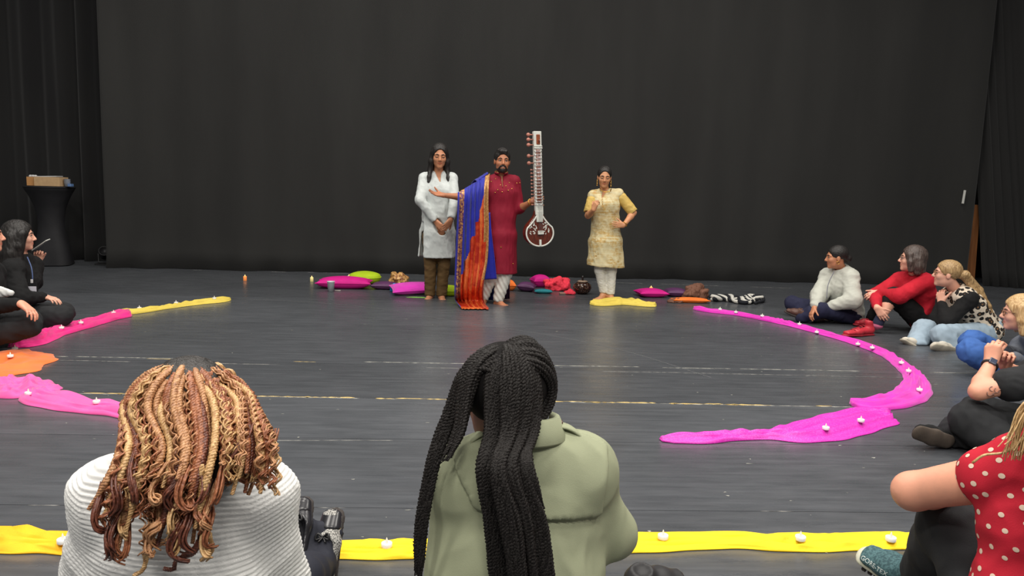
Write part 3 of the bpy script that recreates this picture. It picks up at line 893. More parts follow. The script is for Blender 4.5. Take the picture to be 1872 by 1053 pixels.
# ------------------------------------------------------------------ person with the sitar, shawl over one shoulder
def sheet(name, rows, nu, nv, mat_fn, mats, parent, amp, pleats, seed, thick=.004, sag=None, smooth_y=None):
    """draped cloth: rows = list of (left point, right point) from top to bottom; pleats push along the view direction"""
    Lp = spline([r[0] for r in rows], nv); Rp = spline([r[1] for r in rows], nv)
    u = np.linspace(0, 1, nu); v = np.linspace(0, 1, nv); r = np.random.default_rng(seed)
    p = Lp[:, None] * (1 - u[None, :, None]) + Rp[:, None] * u[None, :, None]
    ph = 0
    for q in range(4):
        ph = ph + np.sin(u[None] * 2 * np.pi * pleats * r.uniform(.6, 1.5) + r.uniform(0, 6.28) + 1.2 * np.sin(v[:, None] * r.uniform(1.5, 4) + q)) / 2.2
    a = amp * (0.25 + 0.75 * np.clip(v[:, None] * 2.2, 0, 1))
    p[..., 1] += a * ph
    p[..., 0] += .35 * a * np.roll(ph, nu // 9, 1)
    if sag is not None: p = sag(p, u, v)
    i, j = np.meshgrid(np.arange(nv - 1), np.arange(nu - 1), indexing='ij'); A = i * nu + j
    f = np.stack([A, A + nu, A + nu + 1, A + 1], -1).reshape(-1, 4)
    U, Vv = np.meshgrid((u[1:] + u[:-1]) / 2, (v[1:] + v[:-1]) / 2)
    mi = mat_fn(U, Vv).ravel() if mat_fn else None
    o = mesh_np(name, p.reshape(-1, 3), f, mats, parent, mat_idx=mi)
    m = o.modifiers.new('thickness', 'SOLIDIFY'); m.thickness = thick; m.offset = 0
    return o
def brocade(name, c0, c1, scale=60, metal=.45):
    t = NT(name); c = t.coord(); n = t.noise(c, scale, 3, .7)
    t.base(t.ramp(n, [(.42, c0), (.58, c1)], 'LINEAR')); t.set(Roughness=.38, Metallic=metal); t.bump(n, .3, .004); return t.m
def person_sitar():
    Y = 8.12
    s0, s1 = P(888, 333, Y), P(940, 332, Y)
    H = Head(P(918, 294, Y - .05), (0.10, -1, -0.05), (0.02, 0, 1), 1.04, fem=False, jaw=1.08)
    pv = P(916, 428, Y)
    J = dict(head=H, sh=[s0, s1], neck=P(916, 326, Y + .02), chest=P(915, 352, Y - .01), waist=P(916, 392, Y), pelvis=pv,
             hip=[P(905, 436, Y), P(928, 436, Y)], kn=[P(899, 492, Y - .03), P(925, 492, Y - .03)], an=[P(884, 546, Y + .05), P(911, 549, Y - .02)],
             toe=[V(-.2, -1, 0), V(.75, -.75, 0)])
    e0 = L(s0, 851, 361, .29, -1); w0 = L(e0, 811, 357, .25, -1)
    e1 = L(s1, 949, 382, .30, -1); w1 = L(e1, 973, 368, .24, -1)
    J['el'] = [e0, e1]; J['wr'] = [w0, w1]
    hands = [dict(d=P(785, 353, w0[1] - .06) - w0, n=V(.1, -.45, .9), thumb=1, curl=.16, size=1.0, spread=.3),
             dict(d=nrm(V(.78, .12, .42)), n=V(.1, -1, .1), thumb=1, curl=[.75, .75, .75, .75], size=1.0, tout=1.0)]
    b = body(J, SK_WARM, 'person in a maroon tunic with a blue and red shawl holding up a sitar', hands=hands, smile=.9)
    eyes(H, b, lash=LASH)
    # maroon tunic
    M = fabric('maroon_cotton', srgb(132, 18, 42), .75, .08, 280, .3)
    U = V(1, 0, 0); hc = P(917, 506, Y); hem = P(917, 499, Y); wa, ch, nk = J['waist'], J['chest'], J['neck']
    ops = [('+', econe(hc, pv, U, .172, .15, .166, .145, .05), .03), ('+', econe(pv, wa, U, .166, .145, .160, .128), .05),
           ('+', econe(wa, ch, U, .160, .128, .182, .128), .05), ('+', econe(ch, nk + (ch - nk) * .2, U, .182, .122, .095, .075), .05)]
    for i in (0, 1): ops.append(('+', rc(J['sh'][i], nk + (J['sh'][i] - nk) * .3, .062, .058), .04))
    ops.append(('-', econe(hc - V(0, 0, .03), pv - V(0, 0, .25), U, .158, .137, .155, .135, .05), .0))
    ops.append(('&', half(hem, (0, 0, -1), (0, 0, 0), (0, 0, 0)), .004))
    d1 = nrm(e1 - s1); ops.append(('+', rc(s1, e1, .066, .056), .03)); ops.append(('+', rc(e1, e1 + nrm(w1 - e1) * .035, .054, .052), .01))
    ops.append(('+', rc(s0, e0, .062, .052), .03))
    ops.append(('-', rc(nk + V(0, -.005, .065), nk + V(0, -.03, .11), .056, .07), .006))
    ops.append(('-', econe(P(919, 345, Y - .13), nk + V(.005, -.12, .06), V(1, 0, 0), .003, .10, .022, .10), .004))
    soft('tunic', ops, .0095, M, b, wr=[(.08, .004), (.25, .007)], seed=31, stretch=(1.2, 1, .6))
    col = [nk + V(.066 * math.cos(a), -.012 + .062 * math.sin(a) - .012 * (1 - math.sin(a)), .062 + .012 * math.sin(a) * 1.2) for a in np.linspace(-1.15, math.pi + 1.15, 25)]
    tube('collar', col, .011, M, b, 50, 8)
    tube('collar_trim', [q + V(0, -.003, .010) for q in col], .005, brocade('gold_trim', srgb(150, 100, 50), srgb(222, 190, 120)), b, 50, 6)
    pts = [(898, 332), (906, 327), (931, 334), (945, 335), (950, 334), (915, 338), (910, 347), (918, 351), (929, 348), (951, 375), (916, 452), (938, 482), (905, 352), (925, 340), (936, 345)]
    bead = []
    for px, py in pts:
        q = P(px, py, Y - .1); c = P(916, py, Y); dx = q[0] - c[0]
        bead.append(P(px, py, Y - .155 * math.sqrt(max(.1, 1 - (dx / .24) ** 2))))
    beads('mirror_bead', bead, .007, GOLD, b)['kind'] = 'stuff'
    # white dhoti trousers
    D = fabric('dhoti_white', srgb(206, 206, 198), .85, .05, 300, .25)
    ops = []
    for i in (0, 1):
        a = J['an'][i]; kn = J['kn'][i]
        ops += [('+', rc(J['hip'][i], kn, .08, .088), .02), ('+', rc(kn, a + V(0, 0, .02), .088, .060), .03)]
    ops += [('-', boxp(J['an'][1] + V(.02, -.02, -.10), (.12, .12, .09)), .004), ('-', boxp(J['an'][0] + V(0, 0, -.10), (.12, .12, .09)), .004)]
    def pleat(v, f):
        n = vnormals(v, f); w = np.sin(v[:, 0] * 120 + v[:, 2] * 70 + 2 * np.sin(v[:, 2] * 9))
        return v + n * (w * .0035)[:, None]
    soft('dhoti', ops, .0078, D, b, wr=[(.12, .004)], seed=33, post=pleat)
    # hair, beard
    ops = cap_ops(H, (.106, .084, .098), (-.020, 0, .038), ((.088, 0, -.022), (.072, .068, .094)))
    ops.append(('-', boxp(H.p(.03, 0, -.09), V(.14, .14, .085) * H.k, H.R), .012))
    ops += strand(H, [(.062, -.03, .098), (.066, .02, .098), (.02, .045, .104)], .017, .017)
    soft('hair', ops, .006, HAIR_BLACK, b, wr=[(.02, .004)], seed=7)
    ops = [('+', H.e(.020, 0, -.078, .068, .058, .048), 0), ('+', H.e(.066, 0, -.098, .026, .026, .026), .02), ('-', H.e(.088, 0, -.063, .03, .023, .010), .004),
           ('-', H.e(.075, 0, -.010, .07, .045, .037), .01), ('-', boxp(H.p(-.06, 0, -.06), V(.06, .1, .1) * H.k, H.R), .01)]
    for q in (-1, 1): ops += strand(H, [(.098, q * .004, -.046), (.090, q * .020, -.050), (.078, q * .032, -.066), (.062, q * .04, -.085)], .0068, .009, .006)
    soft('beard', ops, .005, HAIR_BLACK, b, wr=[(.012, .0015)], seed=9)
    v, f = sphere_np(H.p(.0885, 0, -.0615), V(.006, .015, .0038) * H.k, H.R, 12, 8); mesh_np('teeth', v, f, [plain('tooth_white', srgb(235, 230, 220), .3)], b)
    ring_between('bracelet', w1 + nrm(e1 - w1) * .025, w1 - e1, .033, .006, GOLD, b)
    # shawl
    Bl = fabric('silk_blue', srgb(26, 34, 150), .5, .15, 400, .15, sheen=.2)
    Nv = fabric('silk_navy', srgb(26, 30, 92), .55, .15, 400, .15)
    Rd = brocade('silk_red', srgb(176, 40, 26), srgb(206, 72, 36), 12, .35)
    Og = brocade('silk_orange', srgb(214, 90, 40), srgb(232, 128, 66), 14, .35)
    Pb = brocade('border_purple_gold', srgb(86, 40, 92), srgb(206, 152, 90), 42, .4)
    Gb = brocade('border_tan_gold', srgb(158, 112, 66), srgb(200, 152, 96), 60, .4)
    yq = Y - .30
    rows = [(P(837, 352, yq + .02), P(896, 317, Y - .02)), (P(837, 366, yq - .03), P(894, 336, Y - .155)), (P(836, 400, yq - .02), P(893, 372, Y - .185)), (P(834, 440, yq), P(894, 410, Y - .19)),
            (P(832, 490, yq + .02), P(892, 470, Y - .20)), (P(831, 535, yq + .02), P(884, 520, Y - .22)), (G(833, 556) + V(0, 0, .04), G(884, 556) + V(0, 0, .03)), (G(845, 567) + V(0, 0, .014), G(893, 567) + V(0, 0, .014))]
    def mf(u, v):
        m = np.zeros(u.shape, int)
        line = 0.66 - 0.62 * u + .012 * np.sin(u * 60)     # where blue gives way to the red end piece
        m[v > line] = 1
        m[(v > line) & (np.sin(u * 34 + 3 * v) > .35)] = 2
        m[(u < .17)] = 0; m[(u > .05) & (u < .19)] = 3
        m[(u > .05) & (u < .19) & (v > .72)] = 1
        m[(u > .84) & (v < .40)] = 4; m[(u > .91) & (v < .62)] = 4
        m[(v > .955)] = 2; m[(v > .945) & (u > .75)] = 1
        return m
    sh_ = sheet('shawl', rows, 110, 150, mf, [Bl, Rd, Og, Pb, Gb], b, .030, 5.5, 41)
    # part thrown back over the shoulder and the inner blue fall beside the tunic
    rows = [(P(893, 317, Y - .02), P(872, 331, Y - .08)), (P(890, 316, Y + .10), P(866, 330, Y + .08)), (P(888, 340, Y + .19), P(858, 350, Y + .16)), (P(890, 420, Y + .22), P(850, 430, Y + .2)), (P(890, 500, Y + .24), P(846, 510, Y + .22))]
    sheet('shawl_back', rows, 30, 40, None, [Bl], sh_, .02, 3, 42)
    rows = [(P(886, 392, Y - .19), P(896, 388, Y - .16)), (P(884, 430, Y - .19), P(899, 430, Y - .165)), (P(880, 470, Y - .18), P(904, 472, Y - .17)), (P(876, 512, Y - .16), P(908, 510, Y - .15))]
    sheet('shawl_inner', rows, 16, 40, lambda u, v: (u < .35).astype(int), [Bl, Nv], sh_, .010, 2, 43)
    rows = [(P(868, 495, Y + .12), P(906, 495, Y + .12)), (P(868, 530, Y + .16), P(908, 530, Y + .16)), (G(868, 549) + V(0, 0, .012), G(908, 551) + V(0, 0, .012))]
    sheet('shawl_end', rows, 30, 24, None, [Nv], sh_, .02, 3, 44)
    rows = [(P(918, 495, Y + .14), P(931, 495, Y + .14)), (P(919, 525, Y + .15), P(932, 525, Y + .15)), (G(920, 549) + V(0, 0, .012), G(932, 548) + V(0, 0, .012))]
    sheet('shawl_corner', rows, 14, 16, None, [fabric('plum_cotton', srgb(58, 30, 58), .8)], sh_, .006, 2, 45)
    return b, w1, Y
_, HOLD_W, HOLD_Y = person_sitar()

def sitar():
    YS = HOLD_W[1] - .055
    Bp, Tp = P(987.5, 450, YS - .02), P(982, 240, YS + .03)
    w = nrm(Tp - Bp); n = V(.30, -.95, 0); n = nrm(n - (n @ w) * w); s = np.cross(w, n)
    if s[0] < 0: s = -s
    Ls = np.linalg.norm(Tp - Bp); q = lambda a, c, d=0.0: Bp + s * a + w * c + n * d
    root = empty('sitar', Bp, 'dark gourd sitar with white inlaid neck held upright by the person in maroon', 'sitar')
    brown = NT('sitar_tun_wood'); nn = brown.noise(brown.coord((20, 20, 3)), 5, 4)
    brown.base(brown.ramp(nn, [(.3, srgb(58, 20, 12)), (.7, srgb(104, 42, 24))])); brown.set(Roughness=.22); brown.b.inputs['Coat Weight'].default_value = .5
    white = plain('sitar_inlay_white', srgb(206, 208, 200), .4, noise=.06)
    orange = plain('sitar_fingerboard', srgb(134, 66, 34), .35, noise=.3)
    R = np.stack([s, w, n])
    # teardrop outline of the sound board
    def outl(t):
        a = np.sin(t); c = np.cos(t)
        x = .155 * a * (1 - .18 * np.maximum(c, 0) ** 2); y = .135 - .135 * -c * -1
        y = .14 + .14 * c + .085 * np.maximum(c, 0) ** 3
        x = x * (1 - .62 * np.clip((y - .20) / .165, 0, 1) ** .8 * (np.abs(a) < 1)) 
        return x, y
    tt = np.linspace(0, 2 * np.pi, 64, endpoint=False); ox, oy = outl(tt)
    ops = [('+', ell(q(0, .145, -.065), V(.162, .150, .135), R), 0), ('+', rc(q(0, .24, -.04), q(0, .40, -.03), .085, .040), .06), ('&', half(q(0, .1, -.004), n, (0, 0, 0), (0, 0, 0)), .004)]
    soft('gourd', ops, .007, brown.m, root)
    cen = np.array([q(0, .16, .002)])
    bd = np.array([q(x, y, .002) for x, y in zip(ox, oy)])
    vv = np.vstack([cen, bd, cen - n * .012, bd - n * .012]); k = 64; fs = []
    for i in range(k):
        j = (i + 1) % k; fs += [(0, 1 + i, 1 + j), (k + 1, k + 2 + j, k + 2 + i), (1 + i, k + 2 + i, k + 2 + j, 1 + j)]
    board = mesh_np('sound_board', vv, fs, [brown.m], root, smooth=False)
    bp = np.vstack([bd, bd[:2]]) + n * .003; v, f = tube_np(bp, .0095, 6, up=n, cap=False, flat=.5); mesh_np('binding', v, f, [white], board)
    # floral inlay: small petals left and right
    rng = np.random.default_rng(5); items = []
    for sd in (-1, 1):
        for k_ in range(26):
            a, c = sd * rng.uniform(.035, .115), rng.uniform(.13, .25)
            if abs(a) > .155 * math.sqrt(max(0, 1 - ((c - .15) / .16) ** 2)) - .03: continue
            an = rng.uniform(0, 3.14); R2 = np.stack([s * math.cos(an) + w * math.sin(an), -s * math.sin(an) + w * math.cos(an), n])
            items.append(sphere_np(q(a, c, .003), V(.011, .0048, .0022), R2, 8, 6))
    v, f = merge_np(items); mesh_np('floral_inlay', v, f, [white], board)['kind'] = 'stuff'
    Rm = Matrix([list(s), list(w), list(n)]).transposed()
    def part(name, c, size, mat, parent=root, bev=.002):
        bm = bmesh.new(); bm_box(bm, tuple(c), size, Rm, bev); return finish_bm(name, bm, [mat], parent)
    part('bridge', q(.004, .145, .016), (.062, .040, .022), white)
    part('tailpiece', q(0, .035, .008), (.022, .07, .016), white)
    nl0, nl1 = .33, Ls
    part('neck', q(0, (nl0 + nl1) / 2, -.012), (.088, nl1 - nl0, .045), white, bev=.006)
    part('neck_joint', q(0, .315, .002), (.072, .12, .028), white, bev=.006)
    part('fingerboard', q(0, (.46 + Ls - .19) / 2, .012), (.048, Ls - .65, .008), orange)
    part('head_ornament', q(.004, Ls - .085, .012), (.042, .105, .014), orange, bev=.006)
    part('ornament_boss', q(.012, Ls - .105, .02), (.018, .03, .014), brown.m, bev=.005)
    part('nut', q(0, Ls - .175, .014), (.094, .012, .014), white); part('nut', q(0, Ls - .155, .014), (.094, .008, .012), white)
    fr = list(np.linspace(.44, .70, 9)) + list(np.linspace(.74, Ls - .21, 8))
    for c in fr:
        p = [q(a, c, .016 + .012 * (1 - (a / .05) ** 2)) for a in np.linspace(-.048, .048, 7)]
        tube('fret', p, .0042, SILVER, root, None, 6)
    for j, a in enumerate(np.linspace(-.018, .02, 5)):
        tube('string', [q(a, .145, .03), q(a * 1.1, Ls - .165, .026)], .0012, SILVER, root, None, 4)
    pegm = plain('peg_wood', srgb(176, 116, 100), .4, noise=.2)
    for c in (Ls - .035, Ls - .085, Ls - .14, Ls - .255, Ls - .33):
        v, f = lathe([(.001, 0), (.007, .002), (.007, .03), (.011, .036), (.019, .045), (.021, .056), (.016, .068), (.006, .074), (.001, .075)], 12, -s, q(-.044, c, -.012)); mesh_np('peg', v, f, [pegm], root)
    for c in np.linspace(.44, Ls - .40, 11):
        v, f = lathe([(.001, 0), (.004, .002), (.004, .022), (.008, .028), (.009, .036), (.001, .042)], 8, -s, q(-.044, c, -.01)); mesh_np('tuning_peg', v, f, [pegm], root)
    return root
sitar()
# ------------------------------------------------------------------ people seated on the floor
def make_top(J, b, mat, name, x=.018, sl=(1, 1), h=.0112, k=1.0, wr=((.06, .005), (.18, .007)), seed=0, ncut=.058, extra=(), cuff=.012, bell=0.0, wk=1.0, nz=.055, stretch=None, fine=()):
    """garment for the upper body; sl = how far each sleeve runs down the arm (0 none .. .5 elbow .. 1 wrist)"""
    ops = torso_ops(J, k, x, wk)
    for i in (0, 1):
        s_, e_, w_ = J['sh'][i], J['el'][i], J['wr'][i]
        if sl[i] <= 0: continue
        t1 = min(1, sl[i] * 2); end = s_ + (e_ - s_) * t1
        ops.append(('+', rc(s_, end, .052 * k + x, .042 * k + x + bell), .03))
        if sl[i] > .5:
            t2 = (sl[i] - .5) * 2; end = e_ + (w_ - e_) * t2
            ops.append(('+', rc(e_, end, .042 * k + x + bell, .030 * k + cuff), .025))
    nk = J['neck']; up = nrm(J['head'].p(-.02, 0, -.05) - nk)
    ops.append(('-', rc(nk + up * nz, nk + up * (nz + .06), ncut, ncut * 1.25), .008))
    ops += list(extra)
    return soft(name, ops, h, mat, b, wr=list(wr), seed=seed, stretch=stretch, fine=fine)
def make_trousers(J, b, mat, name='trousers', x=.016, h=.0125, k=1.0, wr=((.08, .006), (.2, .008)), seed=0, end=(.97, .97), flare=.012, pelvis=True, extra=()):
    ops = []
    if pelvis:
        Uh = nrm(J['hip'][1] - J['hip'][0]); pv = J['pelvis']; wa = J.get('waist', pv + (J['chest'] - pv) * .5)
        ops.append(('+', econe(pv, pv + (wa - pv) * .75, Uh, .165 * k + x, .12 * k + x, .14 * k + x, .105 * k + x), .05))
    for i in (0, 1):
        h_, n_, a_ = J['hip'][i], J['kn'][i], J['an'][i]; e_ = n_ + (a_ - n_) * end[i]
        ops += [('+', rc(h_, n_, .086 * k + x, .060 * k + x), .04), ('+', rc(n_, n_ + (e_ - n_) * .4, .060 * k + x, .060 * k + x), .03), ('+', rc(n_ + (e_ - n_) * .4, e_, .060 * k + x, .042 * k + x + flare), .03)]
    ops += list(extra)
    ops.append(('&', half((0, 0, .006), (0, 0, -1), (0, 0, 0), (0, 0, 0)), .0))
    return soft(name, ops, h, mat, b, wr=list(wr), seed=seed)
def shoe(heel, toe, up, mu, ms, parent, size=1.0, high=0.0, lace=None, name='shoe', sole_t=.013, wide=1.0):
    """upper and sole built in the foot's own frame; heel and toe lie on the sole"""
    heel = np.asarray(heel, float); toe = np.asarray(toe, float); Ln = np.linalg.norm(toe - heel)
    d, s, u = basis(toe - heel, up); q = lambda a, c, z: heel + d * a * Ln + s * c + u * z; w = wide
    ops = [('+', econe(q(.16, 0, .045), q(.55, 0, .040), s, .034 * w, .034, .040 * w, .030), .02), ('+', econe(q(.5, 0, .036), q(.84, 0, .030), s, .041 * w, .028, .036 * w, .020), .03),
           ('+', rc(q(.16, 0, .055), q(.22, 0, .075 + high), .034, .036), .03)]
    ops.append(('-', rc(q(.2, 0, .115 + high), q(.19, 0, .2 + high), .038, .05), .006))
    o = soft(name, ops, .006, mu, parent, wr=[(.03, .0015)], seed=3)
    ops = [('+', econe(q(.13, 0, sole_t * .5), q(.5, 0, sole_t * .5), s, .037 * w, sole_t, .040 * w, sole_t, .037), 0), ('+', econe(q(.5, 0, sole_t * .5), q(.86, 0, sole_t * .7), s, .042 * w, sole_t, .038 * w, sole_t, .036), .02)]
    soft('sole', ops, .005, ms, o)
    if lace:
        for j in range(5):
            a = .36 + j * .075; z = .083 + high * .3 - j * .008
            tube('lace', [q(a, -.026, z - .008), q(a + .02, 0, z), q(a, .026, z - .008)], .0035, lace, o, 7, 5)
    return o
def glasses(H, b, mat):
    root = None
    for q in (-1, 1):
        t = np.linspace(0, 2 * np.pi, 20, endpoint=False)
        p = np.array([H.p(.098 - .10 * abs(a_ * .024) * 2, q * .033 + a_ * .024, .0 + c_ * .017) for a_, c_ in zip(np.cos(t), np.sin(t))]); p = np.vstack([p, p[:2]])
        v, f = tube_np(p, .0024 * H.k, 5, cap=False)
        if root is None: root = mesh_np('glasses', v, f, [mat], b)
        else: mesh_np('lens_rim', v, f, [mat], root)
        tube('temple', [H.p(.092, q * .056, .006), H.p(.05, q * .075, .008), H.p(-.02, q * .080, .004)], .0026 * H.k, mat, root, 8, 5)
    tube('nose_bridge', [H.p(.098, -.010, .004), H.p(.104, 0, .008), H.p(.098, .010, .004)], .0024 * H.k, mat, root, 6, 5)
    return root

NAVY = fabric('navy_cotton', srgb(36, 38, 62), .85, .15, 300, .25)
BLACK = fabric('black_cotton', srgb(24, 24, 25), .9, .2, 300, .25)
BLACK2 = fabric('charcoal_cotton', srgb(40, 41, 43), .9, .15, 300, .3)
BOOT_SOLE = plain('dark_rubber', srgb(50, 44, 42), .8)

def person_grey_shirt():
    Y = G(1550, 588)[1]
    H = Head(P(1528.5, 470, Y - .06), (-.95, .22, -.10), (0, .0, 1), .97)
    pv = P(1551, 571, Y)
    J = dict(head=H, sh=[P(1514, 506, Y + .10), P(1554, 508, Y - .12)], neck=P(1537, 493, Y - .01), chest=P(1536, 524, Y - .02), pelvis=pv,
             hip=[P(1537, 575, Y + .09), P(1556, 577, Y - .10)])
    J['kn'] = [L(J['hip'][0], 1448, 554, .42, 1), L(J['hip'][1], 1500, 566, .40, -1)]
    J['an'] = [P(1490, 580, J['kn'][0][1] - .18), P(1466, 581, J['kn'][1][1] + .10)]
    J['el'] = [L(J['sh'][0], 1498, 540, .27, -1), L(J['sh'][1], 1560, 549, .27, -1)]
    J['wr'] = [L(J['el'][0], 1489, 562, .24, -1), L(J['el'][1], 1512, 561, .24, -1)]
    hands = [dict(d=V(-.5, -.3, -.8), n=V(.3, -.2, -.9), thumb=1, curl=.4, size=.92), dict(d=V(-.9, .1, -.35), n=V(.2, .2, -1), thumb=-1, curl=.4, size=.92)]
    b = body(J, SK_TAN, 'person in a pale grey shirt and navy trousers sitting cross-legged on the floor', hands=hands, feet=False, k=.95, smile=.3)
    eyes(H, b, lash=LASH)
    make_top(J, b, fabric('grey_linen', srgb(184, 186, 176), .9, .06, 260, .35), 'shirt', .032, (.92, .92), k=.95, seed=51, bell=.014, cuff=.022, wk=1.15, wr=((.035, .003), (.11, .007)), stretch=(.8, .8, 1.3))
    make_trousers(J, b, NAVY, k=.95, seed=52)
    ops = cap_ops(H, (.106, .084, .092), face=((.094, 0, -.030), (.080, .075, .094)))
    ops += [('-', boxp(H.p(.035, 0, -.085), V(.09, .14, .065) * H.k, H.R), .01), ('+', H.e(-.115, 0, -.02, .042, .045, .042), .02)]
    soft('hair', ops, .006, HAIR_BLACK, b, wr=[(.025, .002)], seed=8)
    ring_between('earring', H.p(.0, -.080, -.052), H.s, .014, .003, GOLD, b)
    tube('lanyard', [P(1525, 496, Y - .14), P(1514, 520, Y - .2), P(1511, 545, Y - .25)], .004, plain('lanyard_grey', srgb(110, 112, 124), .7), b, 12, 5)
    br = plain('brown_leather', srgb(86, 58, 48), .55, noise=.15)
    shoe(P(1470, 583, J['an'][1][1] - .02), P(1434, 570, J['an'][1][1] + .10), (0.1, -.2, 1), br, BOOT_SOLE, b)
    shoe(P(1512, 589, J['an'][0][1] - .06), P(1482, 585, J['an'][0][1] - .26), (-.3, .25, .9), br, plain('worn_sole', srgb(112, 104, 100), .8), b)
person_grey_shirt()

def person_red_cardigan():
    Y = G(1690, 606)[1]
    H = Head(P(1667, 473, Y - .05), (-.90, .38, .02), (0, 0, 1), 1.02)
    J = dict(head=H, sh=[P(1645, 513, Y + .14), P(1692, 516, Y - .12)], neck=P(1673, 504, Y), chest=P(1676, 536, Y), pelvis=P(1692, 586, Y),
             hip=[P(1684, 588, Y + .09), P(1693, 592, Y - .10)])
    J['kn'] = [L(J['hip'][0], 1622, 532, .44, -1), L(J['hip'][1], 1634, 540, .44, -1)]
    an1 = P(1604, 592, J['kn'][1][1] - .06); an0 = P(1594, 582, J['kn'][0][1] + .04)
    J['an'] = [an0, an1]
    J['el'] = [P(1601, 540, J['kn'][0][1] - .08), P(1645, 541, J['kn'][1][1] - .12)]
    J['wr'] = [P(1603, 562, J['kn'][1][1] - .10), P(1607, 535, J['kn'][0][1] - .16)]
    hands = [dict(d=V(.45, -.3, -.75), n=V(.5, .8, .0), thumb=1, curl=.25, size=.95), dict(d=V(-.85, .1, -.35), n=V(-.2, .6, -.6), thumb=-1, curl=.5, size=.95)]
    b = body(J, SK_FAIR, 'person in a red cardigan and red boots sitting with arms wrapped round the knees', hands=hands, feet=False, smile=1.0)
    eyes(H, b, lash=LASH_BR)
    red = fabric('red_knit', srgb(186, 28, 46), .85, .1, 180, .4)
    make_top(J, b, red, 'cardigan', .024, (.93, .95), seed=61, wr=((.04, .003), (.14, .005)), bell=.006,
             extra=[('+', rc(P(1697, 555, Y - .12), P(1690, 574, Y - .16), .05, .03), .03)])
    make_trousers(J, b, BLACK, seed=62, end=(.95, .30), flare=.0)
    ops = cap_ops(H, (.112, .094, .100), face=((.100, 0, -.030), (.085, .070, .100)))
    for q in (-1, 1):
        ops += strand(H, [(.03, q * .070, .04), (.020, q * .088, -.03), (.010, q * .088, -.10)], .032, .026)
        ops += strand(H, [(-.04, q * .06, .0), (-.055, q * .07, -.06), (-.05, q * .06, -.115)], .05, .038)
    ops += strand(H, [(-.08, 0, 0), (-.085, 0, -.11)], .05, .045)
    soft('hair', ops, .006, HAIR_GREYBR, b, wr=[(.025, .003), (.01, .001)], seed=9, stretch=(1, 1, .2))
    glasses(H, b, plain('glasses_grey', srgb(110, 100, 96), .35, .5))
    rb = plain('red_leather', srgb(190, 46, 60), .5, noise=.1); rs = plain('red_rubber', srgb(150, 30, 44), .6)
    shoe(G(1599, 612), G(1537, 617) + V(0, 0, .01), (0, 0, 1), rb, rs, b, high=.05, lace=plain('lace_red', srgb(170, 36, 50), .7), name='boot', wide=1.05)
    hh = an0 - V(0, 0, an0[2]); shoe(hh + V(.06, 0, .0), hh + V(-.20, -.02, .008), (0, 0, 1), rb, rs, b, high=.05, name='boot')
    tube('sock', [an1 + V(-.004, 0, -.01), an1 + nrm(J['kn'][1] - an1) * .075], .050, plain('sock_navy', srgb(40, 42, 66), .9), b, None, 14)
    tube('sock_trim', [an1 + V(-.004, 0, -.03), an1 + V(-.002, 0, -.012)], .054, plain('sock_pink', srgb(168, 84, 112), .9), b, None, 14)
person_red_cardigan()

